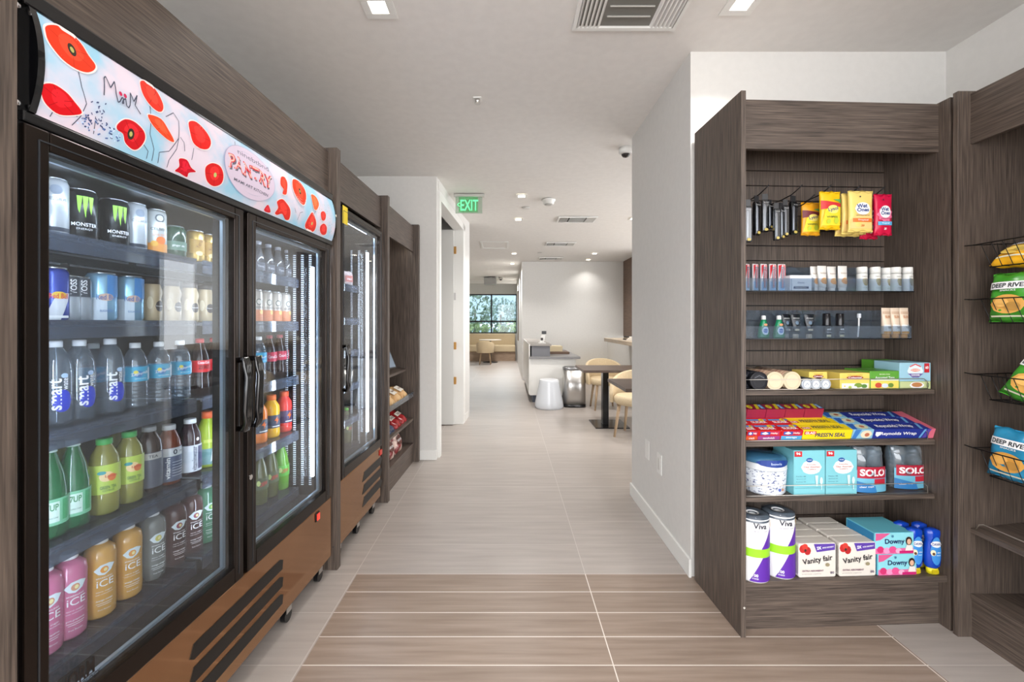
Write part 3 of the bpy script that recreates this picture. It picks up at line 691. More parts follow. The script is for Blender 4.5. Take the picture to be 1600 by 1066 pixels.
def stroke(pts, w_, col, emit=.15):
    AE[0] += .000004; art.use(mat(col, .6, emit=emit, spec=.15))
    Q = []
    for (a, b) in zip(pts, pts[1:]):
        for k in range(3): Q.append((a[0]+(b[0]-a[0])*k/3, a[1]+(b[1]-a[1])*k/3))
    Q.append(pts[-1])
    for (a, b) in zip(Q, Q[1:]):
        d = math.hypot(b[0]-a[0], b[1]-a[1]) or 1; nx, nz = -(b[1]-a[1])/d*w_/2, (b[0]-a[0])/d*w_/2
        art.face([art.bm.verts.new(sp(p, AE[0])) for p in ((a[0]-nx, a[1]-nz), (b[0]-nx, b[1]-nz), (b[0]+nx, b[1]+nz), (a[0]+nx, a[1]+nz))])
def ell(c, rx, rz_, n=12): return [(c[0]+rx*math.cos(2*PI*k/n), c[1]+rz_*math.sin(2*PI*k/n)) for k in range(n)]
INK = (70, 74, 92)
for pts in (z1((360, 330), (375, 400), (398, 480), (370, 540), (330, 580)), z1((692, 490), (692, 620), (710, 690), (700, 745)), z1((765, 540), (800, 522), (825, 560), (825, 640), (780, 700), (735, 705), (728, 755)),
            z1((825, 640), (815, 690), (780, 740), (770, 775)), z1((660, 665), (683, 700), (675, 735)), z1((895, 685), (885, 740)), z1((833, 635), (850, 660), (853, 700)), z1((1085, 655), (1085, 690)),
            z1((440, 540), (430, 620)), z1((240, 520), (228, 540)), z3((1090, 740), (1070, 780)), z3((905, 840), (930, 770), (960, 760)), z3((880, 720), (890, 770))): stroke(pts, .0016, INK)
rnd = random.Random(4)
for k in range(60):
    a, b = 350+rnd.random()*200, 0; b = 545+(a-350)*.5+rnd.uniform(-45, 25); c = z1((a, b))[0]
    if SZ0+.003 < c[1] < SZ1: stroke([c, (c[0]+rnd.uniform(-.006, .006), c[1]+rnd.uniform(-.005, .005))], .003, rnd.choice([(86, 110, 160), (60, 70, 110), (200, 214, 236)]))
for k in range(26):
    q = k/26; a = 430+60*rnd.uniform(-q, q)*.9; b = 600-130*rnd.random(); c = z1((a+18, b))[0]; stroke([c, (c[0]+rnd.uniform(-.004, .004), c[1]+.004)], .002, (70, 80, 120))
for k in range(60):
    c = z3((1110+rnd.random()*130, 680+rnd.random()*290))[0]
    if SZ0 < c[1] < SZ1: stroke([c, (c[0]+rnd.uniform(-.005, .005), c[1]+rnd.uniform(-.004, .004))], .002, rnd.choice([(120, 160, 130), (140, 130, 120), (180, 180, 190)]))
POP = [z1((210, 120), (260, 118), (320, 150), (370, 200), (405, 255), (437, 300), (430, 325), (395, 335), (340, 315), (280, 270), (225, 200), (207, 150)),
       z1((190, 395), (240, 388), (300, 425), (340, 470), (375, 520), (340, 533), (270, 530), (215, 490), (190, 445)),
       z1((645, 378), (680, 380), (720, 420), (750, 480), (748, 512), (725, 515), (685, 480), (655, 430)),
       z1((540, 575), (575, 552), (620, 565), (660, 605), (667, 645), (640, 685), (610, 692), (575, 660), (565, 620), (538, 600)),
       z1((683, 530), (740, 550), (775, 600), (802, 655), (770, 645), (720, 600), (690, 560)),
       z1((870, 565), (905, 565), (950, 610), (972, 655), (960, 688), (925, 688), (890, 660), (875, 610)),
       z1((825, 735), (860, 740), (880, 775), (902, 795), (870, 800), (860, 820), (825, 800), (805, 790), (825, 770)),
       z1((950, 770), (980, 755), (1015, 770), (1030, 810), (1020, 850), (985, 862), (955, 840), (945, 800)),
       z3((740, 420), (775, 420), (800, 470), (800, 540), (790, 590), (755, 580), (765, 540), (735, 490)),
       z3((855, 445), (900, 450), (950, 500), (985, 580), (975, 680), (940, 680), (890, 610), (855, 520)),
       z3((1035, 595), (1080, 610), (1112, 680), (1090, 740), (1060, 720)),
       z3((700, 660), (750, 635), (790, 670), (830, 740), (820, 830), (780, 835), (750, 780), (700, 790), (680, 770), (710, 720)),
       z3((1000, 830), (1045, 765), (1075, 820), (1085, 890), (1060, 950), (1010, 950), (975, 900)),
       z3((1130, 770), (1160, 755), (1180, 790), (1170, 840), (1140, 840)),
       z3((1125, 900), (1160, 875), (1188, 910), (1180, 975), (1145, 985), (1122, 950)),
       z3((570, 740), (610, 690), (635, 760), (600, 765))]
RC = [(232, 58, 30), (212, 22, 30), (228, 50, 30), (205, 26, 34), (238, 76, 40), (226, 38, 32), (204, 20, 40), (214, 34, 34), (228, 64, 44), (230, 66, 40), (240, 106, 60), (222, 48, 36), (226, 54, 40), (226, 56, 44), (224, 50, 44), (210, 40, 50)]
for i, (P, col) in enumerate(zip(POP, RC)):
    blob(P, (240, 226, 222), 1.08); c = blob(P, col)
    hi = tuple(min(255, int(v*1.04+16)) for v in col); lo = tuple(int(v*.82) for v in col)
    blob([(c[0]+(p[0]-c[0])*.5, c[1]+(p[1]-c[1])*.62+.004) for p in P], hi)
    for k in range(5):
        p = P[(k*2+i) % len(P)]; stroke([(c[0]+(p[0]-c[0])*.25, c[1]+(p[1]-c[1])*.25), (c[0]+(p[0]-c[0])*.92, c[1]+(p[1]-c[1])*.92)], .0012, lo, EM*.8)
    if i in (0, 3, 9):
        blob(ell(c, .0085, .013), (58, 50, 40), emit=.1); blob(ell(c, .004, .006), (186, 178, 100))
    elif i in (7, 12): blob(ell((c[0]+.004, c[1]), .006, .007), (186, 190, 110))
oc, _a, _b = signpt(388, 272), signpt(350, 252), signpt(427, 296)
OV = (1.385+.02, 1.776)
ovc = ((signpt(349, 250)[0]+signpt(428, 300)[0])/2, (SZ0+SZ1)/2+.002); orx = (signpt(428, 300)[0]-signpt(349, 250)[0])/2
blob(ell(ovc, orx, .084, 16), (176, 172, 196)); blob(ell(ovc, orx*.985, .0825, 16), (214, 198, 216))
def signtext(s, cx, cz, w_, h_, col, bold=0.0, emit=EM, bob=0.0):
    V, Fs, tw, th = text_geo(s, bold); AE[0] += .0001; art.use(mat(col, .6, emit=emit, spec=.15)); vv = []
    for a, b in V:
        a = a/tw*w_; b = b/th*h_+bob*math.sin(a/w_*14); vv.append(art.bm.verts.new(sp((cx+a, cz+b), AE[0])))
    for f in Fs: art.face([vv[i] for i in f])
signtext('ninebtbnd', ovc[0]+.018, ovc[1]+.054, orx*1.25, .017, (120, 116, 134))
signtext('PANTRY', ovc[0]+.004, ovc[1]+.002, orx*1.70, .044, (110, 106, 118), .05, .1, .004)
signtext('PANTRY', ovc[0], ovc[1]+.008, orx*1.72, .046, (214, 40, 48), .055, EM, .004)
signtext('PANTRY', ovc[0], ovc[1]+.008, orx*1.70, .043, (248, 188, 176), .004, EM, .004)
signtext('MIAMI ART KITCHEN', ovc[0]+.004, ovc[1]-.045, orx*1.35, .0095, (88, 88, 104), .01)
stroke(z2((303, 350), (303, 210), (315, 200), (355, 290), (385, 240), (400, 340), (415, 405), (430, 400), (445, 370), (455, 370), (460, 415), (448, 415), (455, 390), (475, 375), (482, 430), (498, 450), (510, 430), (512, 330), (540, 400), (566, 350), (550, 430), (595, 500)), .0024, INK)
for c in z2((435, 337), (472, 355)): blob(ell(c, .004, .005), (198, 48, 88))
art.build('sign_artwork', None, t, recalc=False, origin=(0, 0, 0))

# single-door fridge
t = thing('beverage_fridge', 'black single-door glass fridge, mostly empty, with a yellow sticker on its door', 'fridge', 'L', (-1.3, 2.54, 0), here=True)
a, b = sx(531.5, .962), sx(596, .955)
cooler_body(t, a-.02, b+.02, .09, 1.9, -1.0, 1.86, .42)
MB().box(-1.0, -.962, a, b, .09, .425).build('kick_panel', COOLER, t, bevel=.004)
fridge_door(t, a, b, .432, 1.875, None, -1, xf=-.952, fw=.03)
mb = MB()
for k in range(3):
    zc = .335-.075*k; mb.prism([(2.50, zc-.03), (2.53, zc+.022), (2.83, zc+.022), (2.85, zc), (2.82, zc-.03)], -.9625, -.960, 'x')
mb.build('vent_slots', mat((10, 9, 9), .4), t)
MB().box(-.962, -.955, 2.80, 2.84, .37, .405).build('power_switch', mat((190, 50, 40), .3), t, bevel=.002)
for y in (a+.05, 2.5, b-.06): caster(t, y)
MB().box(-1.022, -1.01, 2.72, 2.732, .55, 1.72).build('led_strip', LED, t); MB().box(-1.03, -1.015, a+.05, b-.08, 1.845, 1.855).build('led_strip', LED, t)
pilasters(t, 2.80, (1.05, 1.10, 1.15), .45, 1.75)
S2 = [1.50, 1.29, 1.085, .87, .655, .47]
for z in S2: wire_shelf(t, a+.03, 2.79, z, -1.1, -1.6)
st = MB().box(-.9515, -.951, a+.006, a+.07, 1.79, 1.885); st.build('sticker', mat((236, 208, 20), .4), t)
MB().box(-1.6, -1.55, a+.02, b, .45, 1.85).build('reflection_back_liner', mat((150, 124, 104), .5), t)  # reflection of the brown floor painted into the liner colour

# open snack shelves
t = thing('snack_shelf', 'dark wood open shelf unit holding snacks, farthest on the left', 'shelf unit', 'L', (-1.25, 3.38, 0), here=True)
y0, y1 = PANELS[2][1], PANELS[3][0]
MB().box(-1.40, -1.38, y0, y1, 0, TOP-.04).build('back_panel', WOODZ, t)
MB().box(FP-.02, FP, y0, y1, 1.905, TOP).build('fascia', WOODY, t)
MB().box(-1.38, FP-.02, y0, y1, TOP-.04, TOP-.02).build('top_panel', WOODY, t)
MB().box(-1.03, -1.015, y0+.02, y1-.02, 1.93, 1.94).build('light_strip', mat((255, 250, 240), .5, emit=8), t)
MB().box(-1.38, FP, y0, y1, .155, .175).build('deck', WOODY, t, bevel=.001); MB().box(FP-.02, FP-.005, y0, y1, .0, .155).build('base_board', WOODY, t)
for z, xf in ((.845, -1.06), (.615, FP), (.40, FP)): MB().hexa([(-1.38, y0, z+.03), (xf, y0, z-.02), (xf, y1, z-.02), (-1.38, y1, z+.03), (-1.38, y0, z+.05), (xf, y0, z), (xf, y1, z), (-1.38, y1, z+.05)]).build('shelf', WOODY, t, bevel=.001)
MB().box(FP-.002, FP+.002, y0, y1, .595, .64).build('wire_fence', ACRYL, t)

# ================================================================== RIGHT SHELF UNIT (frame R: x = along its front, y = depth from the front)
UW = ru(1492, 0)         # overall width
t = thing('display_shelf', 'tall dark wood slatwall shelf unit full of toiletries and household goods', 'shelf unit', 'R', (UW/2, .19, 0), here=True)
UNIT = t; UT = 2.18; PT = .02; FS = .045; BK = .29
MB().box(0, PT, 0, .385, 0, UT+.012).build('side_panel', WOODZ, t, bevel=.0012)
MB().box(UW-PT, UW, 0, .385, 0, UT+.005).build('side_panel', WOODZ, t, bevel=.0012)
MB().box(PT, UW-PT, FS, FS+.02, 1.978, UT).build('fascia', WOODX, t)
MB().box(PT, UW-PT, FS+.02, BK, UT-.04, UT-.02).build('top_panel', WOODX, t)
mb = MB(); z = .205
grooves = [1.905+.0707-.0707*k for k in range(26)]
edges = [UT-.04]+grooves
for g0, g1 in zip(edges, edges[1:]): mb.box(PT, UW-PT, BK, BK+.018, g1+.005, g0)
mb.box(PT, UW-PT, BK, BK+.018, .185, grooves[-1])
mb.build('slatwall', WOODX if False else WOODZ, t)
MB().box(PT, UW-PT, BK+.012, BK+.02, .2, UT-.05).build('slat_grooves', mat((16, 15, 16), .6), t)
SA, SBZ, SC, SD = .98, .767, .538, .218; SF = .055; DKF = .010
MB().box(PT, UW-PT, DKF, BK, SD-.025, SD).build('deck', WOODX, t, bevel=.001); MB().box(PT, UW-PT, FS, FS+.02, 0, SD-.025).build('base_board', WOODX, t)
xr = ru(1468, SF)
for z in (SA, SC): MB().box(PT+.002, UW-PT-.006, SF, BK, z-.02, z).build('shelf', WOODX, t, bevel=.001)
TL = math.radians(16)
MB().hexa([(PT+.002, SF, SBZ-.02), (UW-PT-.004, SF, SBZ-.02), (UW-PT-.004, BK, SBZ-.02+(BK-SF)*math.tan(TL)), (PT+.002, BK, SBZ-.02+(BK-SF)*math.tan(TL)),
           (PT+.002, SF, SBZ), (UW-PT-.004, SF, SBZ), (UW-PT-.004, BK, SBZ+(BK-SF)*math.tan(TL)), (PT+.002, BK, SBZ+(BK-SF)*math.tan(TL))]).build('shelf', WOODX, t, bevel=.001)
for z in (SA, SBZ, SC):
    mb = MB(); a, b = PT+.004, UW-PT-.03; hgt = .045
    mb.tube([(a, SF+.004, z+hgt), (b-.02, SF+.004, z+hgt), (b-.004, SF+.004, z+hgt-.012), (b, SF+.006, z+.001)], .0016, 6)
    mb.tube([(a, SF+.004, z+.004), (b, SF+.006, z+.004)], .0014, 6)
    mb.build('wire_fence', WIREW, t)
for z in (.12,): MB().disc(.012, -.002, z, .004, 'y', 12, .002).build('screw_cap', mat((200, 196, 190), .4), t)

# the shelf unit round the corner, on the right wall
EX = 1.858; EY1 = 1.715
t = thing('snack_display_shelf', 'dark wood shelf unit with chip baskets at the right edge', 'shelf unit', 'W', (2.0, 1.2, 0), here=True)
MB().box(EX-.05, 2.17, EY1-.02, EY1, 0, UT+.012).build('side_panel', WOODZ, t, bevel=.0012)
MB().box(EX-.05, 2.17, .70, .72, 0, UT+.012).build('side_panel', WOODZ, t, bevel=.0012)
MB().box(EX, EX+.02, .72, EY1-.02, 1.978, UT).build('fascia', WOODY, t)
MB().box(EX+.02, 2.14, .72, EY1-.02, UT-.04, UT-.02).build('top_panel', WOODY, t)
MB().box(2.14, 2.16, .72, EY1-.02, 0, UT-.04).build('back_panel', WOODY, t)
MB().box(EX, 2.14, .72, EY1-.02, .155, .175).build('deck', WOODY, t, bevel=.001); MB().box(EX+.005, EX+.02, .72, EY1-.02, 0, .155).build('base_board', WOODY, t)
MB().hexa([(EX, .72, .418), (2.14, .72, .448), (2.14, EY1-.02, .448), (EX, EY1-.02, .418), (EX, .72, .438), (2.14, .72, .468), (2.14, EY1-.02, .468), (EX, EY1-.02, .438)]).build('shelf', WOODY, t, bevel=.001)
MB().tube([(EX+.006, .74, .47), (EX+.006, EY1-.06, .47), (EX+.006, EY1-.045, .462), (EX+.006, EY1-.035, .44)], .0018, 6).build('wire_fence', WIREW, t)
def basket(z0, z1, label):
    yb, ya = 1.655, 1.05; xf, xb = 1.822, 2.138
    t = thing('wire_basket', label, 'basket', 'W', (2.0, 1.35, z0), group='wire baskets of chips', here=True)
    mb = MB(); r = .0024
    mb.tube([(xf, ya, z1), (xf, yb, z1), (xb, yb-.02, z1+.01), (xb, ya, z1+.01)], r, 6, True)
    mb.tube([(xf+.035, ya+.01, z0), (xf+.035, yb-.03, z0), (xb, yb-.04, z0), (xb, ya+.01, z0)], r, 6, True)
    mb.tube([(xf, yb, z1), (xf-.0, yb+.028, z1+.002)], r, 6)
    mb.build('rim', WIRE, t)
    mb = MB(); n = 16
    for i in range(n+1):
        y = ya+.012+(yb-.035-ya-.012)*i/n; mb.tube([(xf, y+.006, z1), (xf+.035, y, z0), (xb, y, z0), (xb, y, z1+.01)], .0014, 5)
    for i in range(1, 8):
        x = xf+.04+(xb-xf-.05)*i/8; mb.tube([(x, ya, z1), (x, ya+.01, z0), (x, yb-.035, z0), (x, yb-.02, z1+.004)], .0014, 5)
    mb.build('wire_mesh', WIRE, t)
BZ = [(1.475, 1.565), (1.26, 1.352), (.965, 1.06), (.672, .772)]
for (z0, z1), l in zip(BZ, ['black wire basket at the right edge, topmost of four', 'black wire basket at the right edge, second from the top',
                            'black wire basket at the right edge, third from the top', 'black wire basket at the right edge, lowest of four']): basket(z0, z1, l)

# ================================================================== PRODUCTS
def rnd_body(o, prof, m, name='body', n=28): return MB().lathe(prof, n).build(name, m, o)
ALU = mat((196, 198, 202), .25, .9)
def can(kind, name, cat, r, h, col, items, rough=.25, metal=.3, top=.85):
    o = proto(kind, name, cat)
    rnd_body(o, [(r*.8, 0), (r*.86, .002), (r, .012), (r, h-.014), (r*top, h-.004)], mat(col, rough, metal))
    MB().lathe([(r*top+.001, h-.004), (r*top+.001, h), (r*top-.004, h), (r*top-.006, h-.004), (.004, h-.004)], 28).build('lid', ALU, o)
    MB().box(-.004, .004, -.012, .004, h-.004, h-.0025).build('pull_tab', ALU, o)
    prints(items, cyl(r), o)
    return o
W = (240, 240, 240)
def claw(x, z, s, c=(150, 214, 60)):
    L = []
    for dx, h_, w_ in ((-.010, .040, .0075), (0, .05, .008), (.010, .042, .007)):
        L.append(('poly', [(x+(dx-w_/2)*s, z+.024*s), (x+(dx+w_/2+.002)*s, z+.024*s), (x+(dx+w_/2)*s, z+.005*s), (x+(dx+w_/4)*s, z-.01*s), (x+(dx+.001)*s, z+(.024-h_)*s), (x+(dx-w_/4)*s, z-.006*s), (x+(dx-w_/2+.001)*s, z+.006*s)], c))
    return L
can('monster', 'energy_drink_can', 'can', .0345, .141, (22, 24, 26), claw(0, .092, 1.15)+[('text', 'MONSTER', 0, .045, .052, .0095, 0, .015, W), ('text', 'ENERGY', 0, .033, .032, .005, 0, 0, W)])
can('fit_white', 'slim_energy_can', 'can', .029, .15, (196, 200, 204), [('rect', 0, .02, .08, .01, (50, 56, 70)), ('text', 'CELSIUS', 0, .095, .04, .008, 0, .01, (70, 74, 84)), ('ell', 0, .118, .012, .012, (120, 130, 146))])
can('fit_fruit', 'slim_energy_can', 'can', .029, .15, (206, 208, 204), [('rect', 0, .022, .09, .035, (226, 150, 70)), ('ell', .006, .05, .014, .012, (232, 120, 50)), ('ell', -.012, .038, .010, .009, (236, 178, 70)), ('text', 'CELSIUS', 0, .085, .042, .009, 0, .012, (48, 52, 60)), ('ell', .002, .12, .013, .013, (80, 86, 92)), ('ell', .002, .12, .009, .009, (206, 208, 204)), ('text', 'LIVE FIT', 0, .066, .03, .006, 0, 0, (220, 110, 50))])
can('gold_can', 'drink_can', 'can', .028, .118, (206, 168, 88), [('rect', 0, .06, .06, .05, (188, 146, 66)), ('text', 'Yerba', 0, .07, .036, .014, 70, .01, (120, 70, 34)), ('ell', 0, .035, .012, .008, (232, 214, 160))], metal=.5)
can('red_bull', 'energy_drink_can', 'can', .028, .137, (52, 74, 170), [('poly', [(-.028, .004), (.002, .004), (.026, .072), (-.004, .072)], (206, 208, 214)), ('ell', 0, .066, .015, .009, (232, 190, 60)), ('text', 'Red Bull', 0, .064, .036, .013, 0, .015, (214, 40, 50)), ('rect', 0, .012, .04, .006, W)])
can('sugar_free', 'energy_drink_can', 'can', .034, .137, (150, 196, 224), [('poly', [(-.05, .004), (.0, .004), (.0, .066), (-.05, .066)], (196, 206, 216)), ('poly', [(.0, .070), (.05, .070), (.05, .13), (.0, .13)], (70, 136, 200)), ('ell', -.002, .068, .017, .010, (206, 170, 150)), ('text', 'Red Bull', 0, .068, .044, .014, 0, .015, (70, 100, 160)), ('text', 'SUGARFREE', 0, .03, .03, .006, 0, .01, (70, 110, 170))], metal=.5)
can('voss', 'drink_can', 'can', .024, .12, (168, 174, 182), [('rect', 0, .09, .03, .05, (60, 64, 74)), ('text', 'VOSS', 0, .09, .04, .013, 90, .02, W)])
can('orange_can', 'slim_energy_can', 'can', .029, .145, (206, 196, 186), [('rect', 0, .03, .14, .05, (222, 130, 84)), ('ell', 0, .09, .013, .014, (80, 86, 80)), ('ell', .0, .09, .009, .010, (214, 206, 196)), ('text', 'CELSIUS', 0, .066, .04, .008, 0, .012, (48, 52, 60)), ('ell', .012, .045, .01, .01, (240, 190, 110))])
def bottle(kind, name, prof, body, cap, label=None, items=(), capr=.015, caph=.014, n=28, lr=None, liquid=None, cat='bottle'):
    """label=(z0,z1,colour)"""
    o = proto(kind, name, cat); top = prof[-1][1]
    rnd_body(o, prof, body, 'body', n)
    if liquid:
        zl = liquid[1]; P = [(max(.001, r-.0015), z+(.002 if i == 0 else 0)) for i, (r, z) in enumerate(prof) if z < zl]
        rnd_body(o, P, liquid[0], 'liquid', n)
    MB().lathe([(capr, top-.004), (capr, top+caph-.002), (capr-.002, top+caph)], 24).build('cap', mat(cap, .4), o)
    if label:
        z0, z1, c = label; r = lr or max(p[0] for p in prof)+.0006
        MB().lathe([(r, z0), (r, z1)], n, cap=False).build('label', mat(c, .45), o)
        if items: prints(items, cyl(r), o, 'label_print')
    elif items:
        prints(items, cyl((lr or max(p[0] for p in prof))+.0004), o, 'label_print')
    return o
WATER = clear((232, 238, 244), .10, .05, (210, 224, 240), 2.0)
bottle('smart', 'water_bottle', [(.028, 0), (.033, .006), (.033, .13), (.031, .155), (.022, .185), (.013, .198), (.012, .203)], WATER, (238, 240, 244), None,
       [('ell', .006, .065, .020, .028, (40, 60, 190)), ('text', 'smart', -.006, .082, .078, .022, 90, .02, W), ('text', 'water', .012, .11, .036, .010, 90, .01, W), ('ell', .010, .128, .007, .006, (180, 206, 236))], .014, .013)
def ribs(r, a, b, n):
    P = []
    for i in range(n): z = a+(b-a)*i/n; P += [(r, z), (r, z+(b-a)/n*.7), (r-.0015, z+(b-a)/n*.85)]
    return P
bottle('spring_water', 'water_bottle', [(.028, 0), (.031, .005)]+ribs(.0315, .01, .08, 6)+[(.0305, .085), (.0305, .125), (.0315, .13), (.03, .15), (.02, .172), (.0125, .182), (.0125, .188)], WATER, W, (.084, .128, (60, 168, 206)),
       [('ell', -.006, .106, .012, .010, (50, 120, 180)), ('ell', -.012, .112, .006, .005, (230, 214, 80)), ('text', 'Zephyrhills', 0, .107, .046, .011, 10, .012, W), ('rect', .026, .106, .012, .036, (190, 220, 236)), ('text', 'spring water', 0, .092, .03, .004, 0, 0, W)], .0135, .012)
COLA = [(.025, 0), (.031, .006), (.030, .04), (.027, .065), (.0305, .095), (.031, .118), (.026, .145), (.015, .178), (.0125, .186), (.0125, .192)]
bottle('cola_red', 'cola_bottle', COLA, mat((34, 16, 14), .08, 0, 0, .6), (190, 20, 28), (.082, .125, (206, 24, 34)), [('text', 'ZERO', 0, .10, .036, .014, 0, .02, (24, 10, 10)), ('text', 'Coca-Cola', 0, .117, .04, .009, 0, .01, W)], .0135, .012, lr=.0316)
bottle('cola_pale', 'cola_bottle', COLA, mat((44, 26, 26), .08, 0, 0, .6), (150, 24, 40), (.082, .125, (190, 44, 70)), [('text', 'Coca-Cola', 0, .104, .05, .014, 0, .012, W)], .0135, .012, lr=.0316)
SODA = [(.027, 0), (.033, .008), (.034, .07), (.033, .12), (.026, .165), (.015, .2), (.0125, .21), (.0125, .216)]
GREENP = clear((70, 168, 110), .45, .06, (40, 140, 84), 1.6)
bottle('green_soda', 'green_soda_bottle', SODA, GREENP, (196, 214, 204), (.035, .10, (120, 190, 150)), [('rect', -.008, .068, .026, .05, (206, 226, 214)), ('rect', .018, .07, .014, .05, (60, 160, 100)), ('text', '7UP', -.008, .08, .022, .016, 0, .02, (40, 130, 70)), ('text', 'Lemon Lime', -.008, .055, .02, .005, 0, 0, (60, 90, 70))], .0145, .014)
TEA = [(.029, 0), (.034, .007), (.034, .055), (.0325, .075), (.034, .095), (.034, .14), (.03, .165), (.018, .188), (.0165, .192), (.0165, .197)]
bottle('lemon_tea', 'iced_tea_bottle', TEA, clear((216, 206, 120), .45, .05, (196, 190, 96), 1.5), (70, 176, 86), (.06, .14, (186, 206, 84)),
       [('ell', -.004, .108, .016, .014, (240, 206, 150)), ('ell', .008, .104, .010, .010, (226, 120, 60)), ('ell', -.014, .119, .010, .005, (60, 150, 150)), ('text', 'Lipton', .006, .108, .026, .009, 0, .02, (190, 40, 40)), ('text', 'GREEN TEA', 0, .078, .034, .009, 0, .012, (40, 90, 60)), ('text', 'CITRUS', 0, .069, .024, .005, 0, .01, (40, 90, 60))], .018, .013)
bottle('dark_tea', 'iced_tea_bottle', TEA, mat((48, 26, 16), .08), (150, 150, 150), (.02, .13, (78, 80, 92)), [('rect', 0, .118, .05, .02, (176, 172, 166)), ('text', 'TEA', 0, .118, .024, .009, 0, .02, (60, 60, 66))], .018, .011)
VIT = [(.029, 0), (.0335, .005), (.0335, .125), (.031, .145), (.02, .172), (.0175, .176), (.0175, .183)]
bottle('vitamin_zero', 'flavoured_water_bottle', VIT, mat((116, 56, 34), .08), (214, 214, 214), (.012, .122, (96, 102, 124)), [('rect', 0, .108, .21, .027, (206, 206, 208)), ('text', '0', .0, .108, .012, .016, 0, .02, (60, 60, 70)), ('text', 'ZERO', .02, .108, .014, .006, 0, .01, (60, 60, 70)), ('text', 'vitamin', -.02, .056, .07, .012, 90, .02, W)]+[('rect', .008, .03+.009*k, .034, .002, (196, 200, 208)) for k in range(6)], .0185, .012)
bottle('vitamin_dark', 'flavoured_water_bottle', VIT, mat((42, 18, 30), .08), (222, 222, 222), (.012, .105, (206, 208, 214)), [('rect', .02, .06, .03, .08, (60, 60, 96)), ('text', 'vitaminwater', -.006, .058, .086, .016, 90, .02, (30, 30, 60)), ('ell', .004, .125, .005, .006, W)], .0185, .012)
bottle('lime_sport', 'sports_drink_bottle', VIT, mat((168, 188, 50), .12), (226, 96, 40), (.012, .07, (110, 150, 150)), [('poly', [(-.01, .02), (.012, .04), (-.004, .065)], W), ('rect', 0, .098, .06, .012, (206, 214, 90))], .0185, .022)
ICE = [(.030, 0), (.0345, .006), (.035, .03), (.034, .1), (.035, .165), (.032, .185), (.02, .196), (.0165, .198), (.0165, .203)]
def ice(kind, body, eye, cap=W):
    bottle(kind, 'sparkling_water_bottle', ICE, body, cap, None, [('poly', [(-.022, .134), (-.008, .147), (.010, .148), (.024, .142), (.014, .126), (0, .118), (-.012, .122)], (222, 232, 236)), ('ell', 0, .133, .009, .009, eye), ('ell', .002, .133, .004, .005, (240, 226, 160)),
        ('text', 'SPARKLING', 0, .112, .034, .004, 0, .01, W), ('text', 'iCE', .002, .097, .036, .019, 0, .005, W), ('text', 'zero sugar', 0, .074, .034, .004, 0, 0, W), ('text', 'with antioxidants', 0, .068, .036, .003, 0, 0, W), ('text', 'pink grapefruit' if kind == 'ice_pink' else 'orange mango', 0, .05, .034, .005, 0, .01, W), ('rect', 0, .043, .034, .0012, W), ('rect', 0, .038, .028, .0012, W), ('text', 'fruit flavour', .0, .026, .026, .004, 0, 0, W)], .0175, .012, cat='bottle')
def liquidm(c): return mat(c, .12)
ice('ice_pink', liquidm((206, 116, 150)), (214, 150, 120)); ice('ice_orange', liquidm((214, 160, 84)), (230, 150, 60))
ice('ice_clear', clear((214, 220, 224), .35, .05, (190, 190, 184), 1.6), (200, 190, 90), W); ice('ice_dark', clear((150, 110, 110), .45, .05, (120, 80, 78), 1.6), (150, 60, 80), (70, 66, 70))
ice('ice_green', clear((150, 200, 170), .5, .05, (110, 180, 140), 1.6), (120, 190, 90), (190, 196, 196))
bottle('coffee', 'coffee_drink_bottle', [(.024, 0), (.0275, .005), (.0275, .055), (.024, .075), (.0275, .09), (.0275, .1), (.022, .118), (.021, .124)], mat((188, 166, 132), .12), (50, 38, 34), None, [('ell', .008, .05, .013, .017, (48, 36, 34)), ('text', 'Frappuccino', .008, .05, .022, .005, 0, .01, W), ('ell', -.018, .06, .008, .02, (214, 196, 164))], .0235, .014)
GAT = [(.031, 0), (.0355, .008), (.0355, .04), (.031, .065), (.034, .09), (.036, .12), (.034, .145), (.022, .165), (.0195, .17), (.0195, .177)]
for k, c, lc, cc in (('sport_yellow', (236, 178, 30), (70, 74, 92), (230, 110, 40)), ('sport_red', (226, 66, 58), (76, 56, 88), (230, 90, 50)), ('sport_orange', (232, 122, 40), (66, 76, 92), (230, 110, 40))):
    bottle(k, 'sports_drink_bottle', GAT, mat(c, .12), cc, (.045, .105, lc), [('poly', [(-.012, .08), (.004, .098), (.002, .084), (.014, .086), (-.004, .062), (0, .077)], (236, 110, 40)), ('rect', 0, .053, .04, .004, W)], .0205, .02, lr=.0362)
for k, c, lc in (('lime_soda', (130, 206, 60), (100, 190, 70)), ('olive_soda', (112, 118, 70), (84, 96, 66))):
    bottle(k, 'soda_bottle', SODA, clear(tuple(min(255, v+20) for v in c), .6, .05, c, 1.5), (90, 170, 60), (.07, .12, lc), [('text', 'DEW', 0, .095, .034, .018, 8, .02, (210, 40, 50)), ('ell', -.022, .1, .008, .012, (220, 236, 150))], .0145, .013)
bottle('tonic', 'small_glass_bottle', [(.025, 0), (.0285, .004), (.0285, .06), (.026, .08), (.014, .115), (.0125, .14)], clear((200, 206, 214), .25, .04, (120, 124, 134), 2.0), (150, 152, 160), (.02, .055, (84, 86, 96)), [('text', 'Tonic', 0, .038, .03, .01, 0, .01, (200, 204, 210))], .014, .012)
bottle('can_green', 'green_drink_can', [(.027, 0), (.033, .01), (.033, .095), (.028, .108), (.026, .11)], clear((70, 130, 100), .6, .06, (44, 96, 74), 1.5), (120, 130, 130), (.03, .06, (96, 130, 112)), [('text', 'ginger ale', 0, .045, .036, .009, 0, .01, W)], .026, .004)

